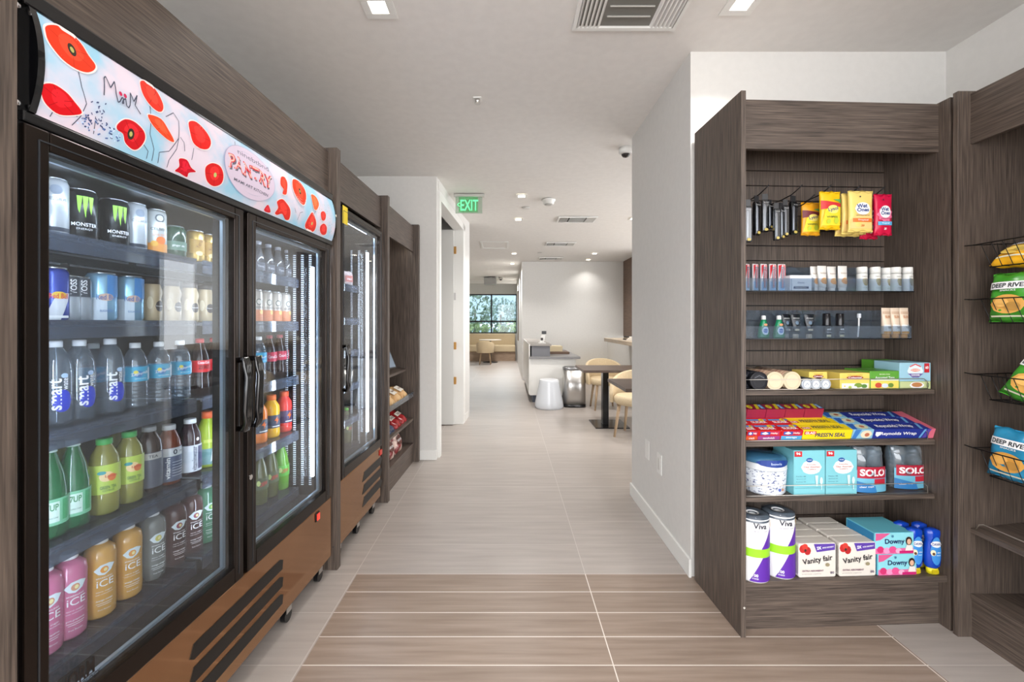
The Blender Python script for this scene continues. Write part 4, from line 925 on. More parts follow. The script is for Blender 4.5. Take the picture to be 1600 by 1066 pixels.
DF = 1.185
def left(kind, px, row, label, dx=0, group=None, D=DF, zs=SHZ, rot=None):
    y = sx(px, D); rot = PI/2-.0 if rot is None else rot
    put(kind, label, 'L', (-D+dx, y, zs[row]), PI/2-.55+((px*7) % 10)/40 if rot == PI/2 else rot, group)
S1, S2n, S3, S4, S5 = ('on top shelf, left fridge door', 'on second shelf, left fridge door', 'on middle shelf, left fridge door', 'on fourth shelf, left fridge door', 'on bottom shelf, left fridge door')
for px, k, l in ((83, 'fit_white', 'silver slim can leftmost'), (126, 'monster', 'black can with green claw mark, bigger-looking left one'), (178, 'monster', 'black can with green claw mark, right one of two'), (211, 'fit_white', 'silver slim can right of the claw cans'),
                 (243, 'fit_fruit', 'white slim can with orange fruit'), (273, 'can_green', 'dark green drink can'), (305, 'gold_can', 'gold drink can, left one of two'), (326, 'gold_can', 'gold drink can, right one of two')): left(k, px, 0, l+' '+S1)
for px, k, l in ((84, 'red_bull', 'blue and silver energy can'), (107, 'voss', 'slim grey can with vertical letters, left one'), (124, 'voss', 'slim grey can with vertical letters, right one'), (158, 'sugar_free', 'pale blue energy can, left one of two'), (202, 'sugar_free', 'pale blue energy can, right one of two'),
                 (237, 'coffee', 'beige coffee bottle, first from left'), (268, 'coffee', 'beige coffee bottle, second from left'), (296, 'coffee', 'beige coffee bottle, third from left'), (320, 'coffee', 'beige coffee bottle, rightmost')): left(k, px, 1, l+' '+S2n)
for px, k, l in ((86, 'smart', 'clear bottle with blue oval, leftmost'), (124, 'smart', 'clear bottle with blue oval, second from left'), (172, 'smart', 'clear bottle with blue oval, third from left'), (211, 'spring_water', 'water bottle with sky blue label, left of three'), (248, 'spring_water', 'water bottle with sky blue label, middle of three'),
                 (281, 'spring_water', 'water bottle with sky blue label, right of three'), (312, 'cola_red', 'dark cola bottle with red label, left of two'), (334, 'cola_red', 'dark cola bottle with red label, rightmost')): left(k, px, 2, l+' '+S3)
for px, k, l in ((77, 'green_soda', 'green soda bottle, leftmost and cut by frame'), (114, 'green_soda', 'green soda bottle with white label, whole'), (163, 'lemon_tea', 'green-capped lemon tea bottle, left of two'), (202, 'lemon_tea', 'green-capped lemon tea bottle, right of two'), (233, 'dark_tea', 'dark tea bottle with grey cap'),
                 (264, 'vitamin_zero', 'brown drink bottle with grey label'), (297, 'vitamin_dark', 'dark drink bottle with white label and cap'), (324, 'lime_sport', 'lime yellow bottle with orange cap')): left(k, px, 3, l+' '+S4)
for px, k, l in ((68, 'ice_pink', 'pink bottle nearly hidden by door frame'), (108, 'ice_pink', 'pink bottle with white eye logo'), (156, 'ice_orange', 'orange bottle with eye logo, left of two'), (199, 'ice_orange', 'orange bottle with eye logo, right of two'), (238, 'ice_clear', 'clear bottle with eye logo'),
                 (272, 'ice_dark', 'dark red bottle, left of two'), (299, 'ice_dark', 'dark red bottle, right of two'), (322, 'ice_green', 'pale green bottle at the right')): left(k, px, 4, l+' '+S5)
# second rank, standing behind the gaps
for px, row, k, l in ((146, 2, 'spring_water', 'water bottle behind, between blue oval bottles, middle shelf, left fridge door'), (90, 3, 'lemon_tea', 'tea bottle behind the green soda bottles, fourth shelf, left fridge door'), (185, 3, 'lemon_tea', 'tea bottle behind the two lemon teas, fourth shelf, left fridge door'),
                      (150, 0, 'monster', 'black can behind, between the two claw cans, top shelf, left fridge door'), (105, 0, 'fit_white', 'silver can behind the left claw can, top shelf, left fridge door')):
    left(k, px, row, l, D=DF+.10)
R1, R2, R3, R4, R5 = ('on top shelf, right fridge door', 'on second shelf, right fridge door', 'on middle shelf, right fridge door', 'on fourth shelf, right fridge door', 'on bottom shelf, right fridge door')
O5 = ['first from left', 'second from left', 'third from left', 'fourth from left', 'fifth from left']
for i, px in enumerate((403, 419, 434, 449)): left('tonic', px, 0, 'small glass bottle, '+O5[i]+' '+R1)
for i, px in enumerate((399, 415, 430, 444, 456)): left('orange_can', px, 1, 'white and orange slim can, '+O5[i]+' '+R2)
for px, k, l in ((404, 'spring_water', 'clear water bottle beside the colas'), (421, 'cola_pale', 'cola bottle with pinkish label, left of three'), (437, 'cola_pale', 'cola bottle with pinkish label, middle of three'), (452, 'cola_pale', 'cola bottle with pinkish label, right of three')): left(k, px, 2, l+' '+R3)
for px, k, l in ((404, 'sport_orange', 'orange sports drink bottle'), (424, 'sport_yellow', 'yellow sports drink bottle'), (444, 'sport_red', 'red sports drink bottle, left of two'), (458, 'sport_red', 'red sports drink bottle, right of two')): left(k, px, 3, l+' '+R4)
for px, k, l in ((406, 'olive_soda', 'olive green soda bottle, left of two'), (423, 'olive_soda', 'olive green soda bottle, right of two'), (440, 'lime_soda', 'bright lime soda bottle, left of two'), (455, 'lime_soda', 'bright lime soda bottle, right of two')): left(k, px, 4, l+' '+R5)

# single fridge and snack shelf contents
def pouch(kind, name, cat, w, h, d, m, items=(), y=None, seed=1, rough=.3, crimp=None):
    o = proto(kind, name, cat); MB().pillow(w, h, d, seed=seed).build('pouch', m, o)
    c = crimp or m; MB().box(-w/2*.97, w/2*.97, -.0009, .0009, 0, .008).build('crimp_seal', c, o); MB().box(-w/2*.97, w/2*.97, -.0009, .0009, h-.008, h).build('crimp_seal', c, o)
    if items:
        def surf(x, z, e):
            u = max(-.999, min(.999, x/(w/2))); v = max(-.999, min(.999, z/h*2-1))
            ee = max(0, 1-abs(u)**2.6)**.55*max(0, 1-v**4)**.8
            return (x, -(ee*d/2*1.16+e+.0008), z)
        prints(items, surf, o)
    return o
pouch('wrap_snack', 'wrapped_snack', 'snack', .11, .10, .05, mat((226, 206, 204), .3), [('rect', 0, .05, .07, .04, (210, 120, 110)), ('text', 'snack', 0, .05, .05, .016, 0, .02, W)])
for i, px in enumerate((541, 552)): put('wrap_snack', ['pale pink wrapped snack on top shelf of single fridge, left one', 'pale pink wrapped snack on top shelf of single fridge, right one'][i], 'L', (-1.16, sx(px, 1.16), S2[0]), PI/2-.3)
for i, px in enumerate((541, 549, 557, 565)):
    put(['olive_soda', 'tonic', 'lime_soda', 'lime_sport'][i], ['olive green soda bottle', 'small clear glass bottle', 'bright lime soda bottle', 'yellow-green bottle with orange cap'][i]+' at the bottom of the single fridge', 'L', (-1.17, sx(px, 1.17), S2[5]), PI/2-.3)
Y0, Y1 = PANELS[2][1], PANELS[3][0]
pouch('pastry_bag', 'pastry_bag', 'pastry bag', .15, .12, .06, noisy('kraft', (196, 150, 96), (220, 184, 132), nscale=14, rough=.4), [('rect', 0, .06, .09, .05, (232, 226, 214)), ('text', 'bakery', 0, .06, .06, .018, 0, .01, (120, 70, 40))])
for i, (y, l) in enumerate(((3.08, 'nearest'), (3.26, 'second from the front'), (3.44, 'third from the front'), (3.62, 'farthest'))):
    put('pastry_bag', 'tan and white bag of pastry on the third snack shelf down, %s' % l, 'L', (-1.02, y, .612), PI/2, 'pastry bags on the snack shelf', scale=(1.15, 1.6, 1.4), tilt=(-1.1, 0))
pouch('dark_pouch', 'snack_pouch', 'snack pouch', .14, .14, .05, mat((44, 56, 84), .25), [('rect', 0, .07, .1, .04, (210, 206, 200)), ('text', 'CHIPS', 0, .07, .07, .02, 0, .02, (150, 30, 30))], seed=3)
pouch('red_pouch', 'snack_pouch', 'snack pouch', .14, .14, .05, mat((150, 30, 34), .25), [('rect', 0, .07, .1, .03, (230, 220, 210)), ('text', 'SNACK', 0, .07, .07, .018, 0, .02, (60, 20, 20))], seed=4)
for i, (y, k, l) in enumerate(((3.09, 'dark_pouch', 'dark blue snack pouch on the fourth snack shelf down, nearest'), (3.27, 'dark_pouch', 'dark blue snack pouch on the fourth snack shelf down, middle'), (3.45, 'red_pouch', 'red snack pouch on the fourth snack shelf down, nearer of two'), (3.63, 'red_pouch', 'red snack pouch on the fourth snack shelf down, farthest'))):
    put(k, l, 'L', (-1.02, y, .402), PI/2, 'pouches on the snack shelf', scale=(1.2, 1.3, 1.3), tilt=(-1.05, 0))
pouch('red_white_bag', 'snack_bag', 'snack bag', .17, .17, .07, noisy('red_white', (120, 28, 30), (222, 196, 184), nscale=16, rough=.3, lo=.45, hi=.55), [('ell', 0, .09, .05, .035, (90, 40, 30)), ('text', 'POPCORN', 0, .09, .08, .018, 0, .02, W)], seed=6)
for i, (y, l) in enumerate(((3.08, 'nearest of three'), (3.3, 'middle of three'), (3.52, 'farthest of three'))):
    put('red_white_bag', 'red and white snack bag leaning on the snack unit deck, %s' % l, 'L', (-1.05, y, .176), PI/2, scale=(1.2, 1.2, 1.05), tilt=(-.35, 0))
t = thing('tablet', 'dark tablet in a tilted stand on the upper snack shelf', 'tablet', 'L', (-1.13, 3.42, .885), PI/2-.3)
m_ = MB(); m_.hexa([(-.11, -.04, .0), (.11, -.04, 0), (.11, -.03, -.0), (-.11, -.03, 0), (-.11, .03, .15), (.11, .03, .15), (.11, .042, .145), (-.11, .042, .145)]); m_.build('case', BLACK, t, bevel=.002)
m_ = MB(); m_.hexa([(-.1, -.0375, .01), (.1, -.0375, .01), (.1, -.036, .01), (-.1, -.036, .01), (-.1, .0255, .14), (.1, .0255, .14), (.1, .027, .14), (-.1, .027, .14)]); m_.build('screen', mat((120, 134, 150), .15), t)
MB().box(-.05, .05, -.02, .06, -.008, .0).build('stand', BLACK, t)
t = thing('glass_jar', 'small clear jar beside the tablet on the upper snack shelf', 'jar', 'L', (-1.085, 3.2, .855))
MB().lathe([(.025, 0), (.03, .01), (.03, .06), (.02, .08), (.02, .09)], 20).build('body', PET, t); MB().lathe([(.022, .088), (.022, .1), (.018, .102)], 20).build('lid', STEEL, t)

# ================================================================== RIGHT UNIT CONTENTS (frame R)
def span(px0, px1, v): a, b = ru(px0, v), ru(px1, v); return (a+b)/2, abs(b-a)
def carton(kind, name, cat, w, d, h, col, front=(), top=(), left_=(), rough=.4, bevel=.0015, side=None):
    o = proto(kind, name, cat); m = col if isinstance(col, bpy.types.Material) else mat(col, rough)
    MB().box(-w/2, w/2, -d/2, d/2, 0, h).build('carton', m, o, bevel=bevel)
    if front: prints(front, flat(-d/2), o, 'front_print')
    if top: prints(top, lambda x, z, e: (x, z, h+e), o, 'top_print')
    if left_: prints(left_, lambda x, z, e: (-w/2-e, -x, z), o, 'side_print')
    return o
# --- hooks and hanging packs
def hook(u, z, v0, label, lift=.035):
    t = thing('peg_hook', label, 'hook', 'R', (u, BK, z), here=False)
    L = -(BK-v0)
    MB().box(-.016, .016, -.004, 0, -.03, .012).build('back_plate', WIRE, t)
    MB().tube([(0, -.003, 0), (0, L*.5, .0), (0, L+.03, .004), (.004, L+.012, .012), (.012, L-.004, lift*.7), (.018, L-.014, lift)], .0026, 8).build('prong', WIRE, t)
HK = [(1200, 303, 'black peg hook holding the left bunch of black packs'), (1252, 303, 'black peg hook holding the right bunch of black packs'), (1271, 318, 'black peg hook holding the orange-yellow wipes pack'), (1297, 303, 'black peg hook holding the bright yellow wipes pack'),
      (1342, 304, 'black peg hook holding the pale yellow wipes packs'), (1380, 306, 'black peg hook holding the pink wipes packs')]
VH = .10
for px, py, l in HK:
    u = ru(px-8, VH); hook(u, rz(py, u, VH), VH, l)
PKB = mat((20, 20, 22), .12)
def black_pack():
    o = proto('tool_pack', 'grooming_pack', 'hanging pack')
    MB().box(-.013, .013, -.007, .007, 0, .145).build('card', PKB, o, bevel=.003)
    MB().lathe([(.0045, .016), (.005, .02), (.005, .115), (.003, .125)], 12, -.004, -.007).build('handle_tool', mat((200, 200, 202), .25, .6), o)
    MB().box(-.014, .014, -.012, .010, .003, .14).build('blister', clear((210, 214, 220), .04, .08, (120, 124, 130), 2.5), o, bevel=.004)
    MB().box(-.012, .012, -.001, .001, .14, .172).build('hang_tab', mat((44, 44, 46), .2), o)
    prints([('ell', 0, .010, .008, .006, (190, 170, 90)), ('text', 'brush', 0, .13, .018, .005, 0, 0, (190, 190, 190))], flat(-.0125), o)
black_pack()
for i, (px, py0, py1, v, wide) in enumerate(((1168, 312, 379, .045, 1), (1182, 306, 368, .075, 1), (1195, 303, 363, .10, 1), (1202, 312, 358, .13, 1), (1213, 317, 376, .06, .8), (1220, 317, 374, .08, .8), (1227, 312, 370, .10, .8), (1239, 306, 367, .12, 1.2))):
    u = ru(px, v); z1_ = rz(py0, u, v); z0_ = rz(py1, u, v)
    l = 'slim black pack with silver tool, %s hook, %s' % ('left' if i < 4 else 'second', ['nearest', 'second from front', 'third from front', 'rearmost'][i % 4])
    put('tool_pack', l, 'R', (u, v, z0_), .25 if i % 2 else -.1, None, scale=(wide, 1, (z1_-z0_)/.172))
def soft(kind, name, w, h, d, col, items, label=None, seed=2): return pouch(kind, name, 'wipes pack', w, h, d, mat(col, .3), items, seed=seed)
vv = .11
def hang(kind, px0, px1, y0_, y1_, v, items_f, col, labels, n=1, dv=.022, name='wipes_pack', dx=-.006, rot=0.0, seed=2, tip=None):
    u, w = span(px0, px1, v); zt, zb = rz(y0_, u, v), rz(y1_, u, v); h = zt-zb
    soft(kind, name, w, h, .022, col, items_f(w, h), seed=seed)
    for k in range(n): put(kind, labels[k], 'R', (u+dx*k, v+dv*k, zb-(tip or 0)*k), rot)
def lysol(w, h, c2):
    return [('poly', [(-w*.46, h*.76), (w*.46, h*.68), (w*.46, h*.60), (-w*.46, h*.52)], c2), ('poly', [(w*.05, h*.78), (w*.46, h*.80), (w*.46, h*.70)], (90, 170, 90)), ('poly', [(-w*.44, h*.1), (w*.44, h*.1), (w*.44, h*.58), (0, h*.62), (-w*.3, h*.5)], (236, 216, 50)),
            ('ell', w*.05, h*.52, w*.27, h*.11, (240, 226, 120)), ('text', 'Lysol', w*.05, h*.52, w*.46, h*.12, 12, .02, (40, 60, 120)), ('text', 'WIPES', 0, h*.32, w*.5, h*.05, 0, .01, (70, 100, 60)), ('ell', w*.2, h*.22, w*.12, h*.08, (190, 206, 60)), ('ell', -w*.15, h*.2, w*.1, h*.06, (190, 206, 60))]
hang('wipes_orange', 1251, 1281, 317, 368, .15, lambda w, h: lysol(w, h, (110, 40, 50)), (226, 160, 30), ['orange-yellow disinfecting wipes pack with dark banner, hanging'])
hang('wipes_yellow', 1279.5, 1313, 300, 359, .10, lambda w, h: lysol(w, h, (206, 50, 50)), (240, 190, 20), ['bright yellow disinfecting wipes pack with red banner, hanging'])
def wetones(w, h, c1, c2, star):
    L = []
    if star: L.append(('poly', [(w*.42*math.cos(a*PI/9)*(1 if a % 2 else .8), h*.5+h*.2*math.sin(a*PI/9)*(1 if a % 2 else .8)) for a in range(18)], star))
    else: L.append(('poly', [(-w*.42, h*.08), (w*.42, h*.08), (w*.36, h*.4), (-w*.1, h*.5), (-w*.42, h*.3)], (240, 206, 130)))
    L += [('ell', 0, h*.56, w*.3, h*.15, W), ('text', 'Wet', -w*.03, h*.625, w*.4, h*.10, 4, .03, (30, 60, 130)), ('text', 'Ones', w*.0, h*.53, w*.46, h*.09, 2, .03, (30, 60, 130)), ('text', 'antibacterial', 0, h*.40, w*.5, h*.035, 0, 0, (120, 80, 60)),
          ('rect', 0, h*.28, w*.74, h*.09, c2), ('text', 'Tropical', 0, h*.28, w*.4, h*.05, 0, .01, W), ('text', '20', 0, h*.15, w*.12, h*.05, 0, .02, c1), ('ell', -w*.1, h*.85, w*.03, h*.02, (60, 60, 60))]
    return L
hang('wipes_pale', 1324, 1364, 299, 363, .085, lambda w, h: wetones(w, h, (226, 120, 40), (230, 120, 50), None), (240, 212, 120), ['pale yellow hand wipes pack, front one of three', 'pale yellow hand wipes pack, middle one of three', 'pale yellow hand wipes pack, rear one of three'], 3, .024, dx=-.008, tip=.004)
hang('wipes_pink', 1364.5, 1393.5, 304, 368, .10, lambda w, h: wetones(w, h, W, (90, 176, 220), (236, 110, 150)), (206, 20, 66), ['pink hand wipes pack, front one of two', 'pink hand wipes pack, rear one of two'], 2, .04, dx=-.026, tip=.008)

# --- clear trays
def tray(px1, z, h, vf, label, divs):
    u1 = ru(px1, vf); t = thing('acrylic_tray', label, 'tray', 'R', ((PT+u1)/2, (vf+BK)/2, z), here=True)
    a, b = PT+.004, u1; e = .003
    MB().box(a, b, vf, BK-.002, z-e, z).build('floor_panel', ACRYL, t); MB().box(a, b, BK-.006, BK-.002, z, z+h).build('back_panel', ACRYL, t)
    MB().hexa([(a, vf-.012, z+h*.42), (b, vf-.012, z+h*.42), (b, vf-.009, z+h*.42), (a, vf-.009, z+h*.42), (a, vf-.012, z+h*.42+.0001), (b, vf-.012, z+h*.42+.0001), (b, vf-.009, z+h*.42+.0001), (a, vf-.009, z+h*.42+.0001)]) if False else None
    MB().box(a, b, vf, vf+e, z, z+h*.42).build('front_panel', ACRYL, t)
    for k, d in enumerate([a+e]+[ru(p, vf+.02) for p in divs]+[b]):
        MB().prism([(vf+e, z), (BK-.006, z), (BK-.006, z+h), (BK-.05, z+h), (vf+e, z+h*.42)], d-e, d, 'x').build('divider', ACRYL, t)
    MB().tube([(a, vf, z-.002), (b, vf, z-.002)], .0025, 6).build('front_edge', mat((40, 42, 48), .2), t)
    return t
VT = .095
T1Z, T2Z = 1.398, 1.195
tray(1428, T1Z, .125, VT, 'clear acrylic tray of toothbrush packs, tubes and white bottles', [1233, 1268, 1328])
tray(1424, T2Z, .125, VT, 'clear acrylic tray of green bottles and dark tubes, below the other tray', [1229, 1252, 1281, 1322])
VI = VT+.04
# toothbrush packs
w_, h_ = .034, .118
o = proto('brush_pack', 'toothbrush_pack', 'toothbrush pack')
MB().box(-w_/2, w_/2, -.003, .003, 0, h_).build('card', mat((226, 224, 226), .35), o, bevel=.001)
MB().box(-.009, .009, -.010, -.003, .012, h_-.012).build('blister', PET, o, bevel=.003)
MB().box(-.003, .003, -.008, -.004, .016, h_-.02).build('toothbrush', mat((230, 90, 90), .3), o, bevel=.002)
prints([('rect', 0, .022, w_*.96, .04, (150, 190, 226)), ('poly', [(-w_/2, .112), (-w_/2, .05), (0, .116)], (206, 50, 60)), ('poly', [(w_/2, .04), (w_/2, .112), (.004, .116)], (226, 130, 130)), ('ell', -.010, .098, .006, .012, (196, 40, 50)), ('text', 'Colgate', .011, .06, .036, .006, 90, .01, (190, 30, 40))], flat(-.003), o)
for i, px in enumerate((1167, 1180, 1193, 1207, 1221)):
    put('brush_pack', ['leftmost', 'second from left', 'middle', 'fourth from left', 'rightmost'][i]+' of five toothbrush packs in the upper clear tray', 'R', (ru(px, VI), VI, T1Z), .55-.1*i, 'toothbrush packs')
u, w = span(1233, 1267, VT+.012); carton('soap', 'soap_box', 'box', w, .04, rz(431, u, VT+.01)-T1Z+.002, (226, 228, 232), [('rect', .01*0, .014, w*.7, .010, (50, 66, 96)), ('text', 'Dove', 0, .035, w*.3, .008, 0, .01, (60, 80, 120)), ('text', 'beauty bar', 0, .014, w*.5, .005, 0, 0, W)])
put('soap', 'white soap box with dark blue bar in the upper clear tray', 'R', (u, VT+.026, T1Z))
def tube_pack(kind, name, cat, h, r, w, m, cap, items, capped_bottom=True, up=False):
    o = proto(kind, name, cat); ch = .018
    MB().loft([(r, r, ch), (r*1.02, r*.95, h*.35), (w*.5*.95, r*.6, h*.7), (w/2, .0015, h*.97), (w/2, .0012, h)], 28).build('tube', m, o)
    MB().lathe([(r*.82, 0), (r*.85, ch)], 24).build('cap', mat(cap, .35), o)
    def surf(x, z, e):
        q = max(0, min(1, (z-ch)/(h-ch))); ry = r*(1-q)**.8+.0012; rx = r+(w/2-r)*q; uu = min(.98, abs(x/rx))
        return (x, -(ry*math.sqrt(1-uu*uu)*1.08+e+.0012), z)
    if items: prints(items, surf, o)
tube_pack('hand_cream', 'cream_tube', 'tube', .112, .016, .045, mat((232, 228, 222), .3), (236, 232, 228), [('ell', 0, .045, .015, .014, (226, 150, 60)), ('ell', .004, .052, .007, .006, (240, 190, 110)), ('text', 'lotion', 0, .08, .03, .008, 0, .01, (170, 150, 130))])
for i, px in enumerate((1273, 1284, 1299, 1316)): put('hand_cream', ['leftmost', 'second from left', 'third from left', 'rightmost'][i]+' of four white tubes with an orange swirl in the upper tray', 'R', (ru(px, VI+.02*(1-i % 2)), VI+.02*(1-i % 2), T1Z), .1, 'white tubes with an orange swirl')
GOLD = (190, 160, 100)
o = proto('white_bottle', 'lotion_bottle', 'bottle'); MB().lathe([(.0185, 0), (.0195, .003), (.0195, .075), (.018, .078)], 28).build('body', mat((232, 232, 228), .3), o); MB().lathe([(.0192, .079), (.0192, .104), (.0175, .107)], 28).build('cap', mat((238, 238, 234), .35), o)
prints([('ell', .002, .040, .012, .016, GOLD), ('ell', -.006, .046, .006, .010, (206, 184, 130)), ('text', 'TREE HUT', 0, .064, .028, .005, 0, 0, (120, 110, 96)), ('rect', 0, .015, .024, .003, (190, 186, 176))], cyl(.0195), o, 'label_print')
for i, (px, v, l) in enumerate(((1346.5, VI-.005, 'leftmost'), (1367, VI-.005, 'second from left'), (1384, VI+.02, 'middle'), (1399, VI-.005, 'fourth from left'), (1417.5, VI-.005, 'rightmost'))):
    put('white_bottle', l+' of five round white bottles with a gold leaf, upper tray', 'R', (ru(px, v), v, T1Z), .05*i, 'round white bottles')
# lower tray
o = proto('dish_soap_small', 'mouthwash_bottle', 'bottle')
MB().loft([(.024, .014, 0), (.026, .015, .008), (.022, .014, .04), (.012, .011, .072), (.009, .009, .08)], 24).build('body', clear((60, 200, 150), .6, .05, (30, 160, 110), 1.5), o); MB().lathe([(.009, .079), (.009, .094), (.006, .098)], 16).build('cap', mat(W, .35), o)
prints([('ell', 0, .032, .015, .018, (206, 222, 240)), ('ell', 0, .032, .010, .009, (60, 110, 190)), ('text', 'Scope', 0, .032, .018, .005, 0, .02, W), ('ell', 0, .058, .008, .005, (230, 150, 110))], oval(.024, .0148), o, 'label_print')
for i, px in enumerate((1193, 1217)): put('dish_soap_small', 'small green bottle with white cap in the lower tray, %s of two' % ['left', 'right'][i], 'R', (ru(px, VI), VI, T2Z), 0, 'small green bottles')
tube_pack('dark_tube', 'cream_tube', 'tube', .104, .013, .040, mat((26, 30, 36), .2), (190, 176, 156), [('rect', 0, .075, .032, .012, (60, 64, 70)), ('text', 'shampoo', 0, .086, .028, .006, 0, .01, (220, 220, 220)), ('ell', 0, .066, .008, .008, (100, 120, 140)), ('rect', 0, .036, .020, .008, (196, 180, 150))])
for i, px in enumerate((1228, 1243, 1264)): put('dark_tube', ['leftmost', 'middle', 'rightmost'][i]+' of three black tubes with white lettering, lower tray', 'R', (ru(px, VI+(.02 if i == 0 else 0)), VI+(.02 if i == 0 else 0), T2Z), .1-.1*i, 'black tubes')
o = proto('rollon', 'roll_on_bottle', 'bottle'); MB().lathe([(.0145, 0), (.0155, .004), (.0155, .052)], 24).build('body', mat((24, 24, 28), .15), o); MB().lathe([(.015, .053), (.0155, .056), (.0145, .104), (.012, .107)], 24).build('cap', mat((30, 30, 34), .1), o)
prints([('rect', 0, .010, .02, .009, (200, 190, 150)), ('text', 'AXE', 0, .038, .018, .008, 0, .02, W), ('rect', 0, .026, .02, .002, (200, 200, 200))], cyl(.0155), o, 'label_print')
for i, px in enumerate((1291.5, 1312)): put('rollon', 'slim black roll-on bottle in the lower tray, %s of two' % ['left', 'right'][i], 'R', (ru(px, VI), VI, T2Z), 0, 'black roll-on bottles')
t = thing('toothbrush', 'single white toothbrush leaning in the lower clear tray', 'toothbrush', 'R', (ru(1343, VI), VI, T2Z+.002))
MB().tube([(-.008, 0, .002), (.0, .004, .05), (.006, .01, .098)], .003, 8).build('handle', mat(W, .3), t); MB().box(.000, .012, .004, .014, .085, .105).build('brush_head', mat((226, 230, 236), .5), t, bevel=.002)
tube_pack('sunscreen', 'sunscreen_tube', 'tube', .132, .0165, .040, mat((226, 206, 184), .35), (222, 150, 50), [('rect', 0, .110, .036, .012, (206, 176, 150)), ('text', 'SUN', 0, .092, .022, .012, 0, .02, (190, 120, 60)), ('rect', 0, .044, .032, .028, (232, 232, 230)), ('rect', 0, .024, .032, .010, (226, 160, 60)), ('text', '50', 0, .046, .012, .009, 0, .02, (120, 110, 100))])
for i, px in enumerate((1384, 1398, 1412)): put('sunscreen', 'orange-capped cream-coloured tube at the right end of the lower tray, '+['left one', 'middle one', 'right one'][i], 'R', (ru(px, VT+.03), VT+.03, T2Z), 0, 'sunscreen tubes')

# --- shelf A
SFI = SF+.012
def lying(kind, name, r, L, side, end, items, rim=None):
    o = proto(kind, name, 'tube'); n = 32
    mb = MB(); mb.prism([(r*math.cos(2*PI*k/n), r+r*math.sin(2*PI*k/n)) for k in range(n)], 0, L, 'y')
    for f in mb.bm.faces:
        if len(f.verts) == 4: f.smooth = True
    mb.build('body', side, o)
    mb = MB(); mb.prism([((r+.001)*math.cos(2*PI*k/n), r+(r+.001)*math.sin(2*PI*k/n)) for k in range(n)], -.004, .010, 'y'); mb.build('end_cap', end, o, bevel=.0015)
    if items: prints(items, lambda x, z, e: (x, -.004-e, z), o, 'end_print')
    return o
CANSIDE = noisy('printed_can', (120, 40, 34), (232, 208, 176), scale=(1, 6, 1), nscale=30, rough=.35)
lying('dark_can', 'snack_tube', .0375, .22, mat((26, 28, 34), .2), mat((34, 34, 40), .15), [('ell', 0, .0375, .028, .028, (24, 24, 30)), ('line', [(-.02, .05), (0, .06), (.02, .05)], .002, (110, 114, 122))])
lying('cream_can', 'snack_tube', .0375, .22, CANSIDE, mat((214, 194, 164), .4), [('ell', 0, .0375, .030, .030, (206, 184, 150)), ('ell', 0, .0375, .028, .028, (220, 202, 172))])
lying('foil_tube', 'foil_tube', .0225, .2, mat((110, 112, 118), .2, .8), mat((196, 204, 214), .25, .3), [('ell', 0, .0225, .015, .015, (226, 232, 238)), ('line', [(-.008, .016), (0, .028), (.008, .018)], .002, (110, 120, 136))])
for i, (px, k, l) in enumerate(((1168, 'dark_can', 'black tube lying end-on, leftmost on the upper shelf'), (1185.5, 'dark_can', 'black tube lying end-on, second from left on the upper shelf'), (1210, 'cream_can', 'cream-ended tube lying on the upper shelf, left of two'), (1237, 'cream_can', 'cream-ended tube lying on the upper shelf, right of two'))):
    put(k, l, 'R', (max(ru(px, SFI), .06 if i == 0 else 0) if False else ru(px, SFI)+(.0 if i else .002), SFI if i else SFI+.03, SA+.0015))
for i, px in enumerate((1260, 1274, 1289)): put('foil_tube', 'small silver-ended tube lying on the upper shelf, '+['left of three', 'middle of three', 'right of three'][i], 'R', (ru(px, SFI), SFI, SA+.0015))
u, w = span(1313.5, 1360, SFI); h = rz(583, u, SFI)-SA
YB = (232, 206, 104)
carton('chamomile', 'tea_box', 'tea box', w, .13, h, YB, [('ell', 0, h*.72, w*.30, h*.10, (150, 50, 40)), ('text', 'Celestial', 0, h*.72, w*.44, h*.10, 0, .02, W), ('text', 'Chamomile', 0, h*.88, w*.5, h*.07, 0, 0, (150, 100, 40)), ('rect', 0, h*.2, w*.9, h*.34, (236, 236, 220)), ('ell', -w*.35, h*.2, w*.09, h*.14, W), ('ell', -w*.35, h*.2, w*.03, h*.05, (236, 190, 40)), ('ell', w*.1, h*.25, w*.14, h*.14, (120, 150, 60)), ('ell', w*.3, h*.2, w*.1, h*.12, (90, 130, 60)), ('ell', w*.0, h*.12, w*.06, h*.08, W), ('ell', -w*.18, h*.14, w*.06, h*.08, (170, 190, 90))])
put('chamomile', 'yellow chamomile tea box with flowers, right-hand front box on the upper shelf', 'R', (u, SFI+.068, SA))
put('chamomile', 'yellow tea box standing to the left of the chamomile box', 'R', (u-w-.002, SFI+.09, SA), .0, scale=(.62, .8, 1.02))
u, w = span(1360.5, 1406, SFI); h = rz(580, u, SFI)-SA
carton('green_tea', 'tea_box', 'tea box', w, .13, h, (96, 160, 60), [('rect', 0, h*.24, w*.96, h*.44, (236, 214, 100)), ('rect', 0, h*.5, w*.96, h*.06, (232, 236, 220)), ('text', 'BIGELOW', 0, h*.82, w*.36, h*.07, 0, .01, (226, 236, 200)), ('text', 'Assorted Teas', 0, h*.64, w*.66, h*.14, 0, .01, W), ('ell', -w*.22, h*.22, w*.12, h*.14, (200, 80, 60)), ('ell', 0, h*.2, w*.12, h*.12, (210, 220, 236)), ('ell', w*.2, h*.22, w*.1, h*.12, (110, 140, 60))])
put('green_tea', 'green and yellow assorted tea box on the upper shelf', 'R', (u, SFI+.068, SA))
u, w = span(1406.5, 1455, SFI); hb = rz(596, u, SFI)-SA; ht = rz(567, u, SFI)-SA-hb
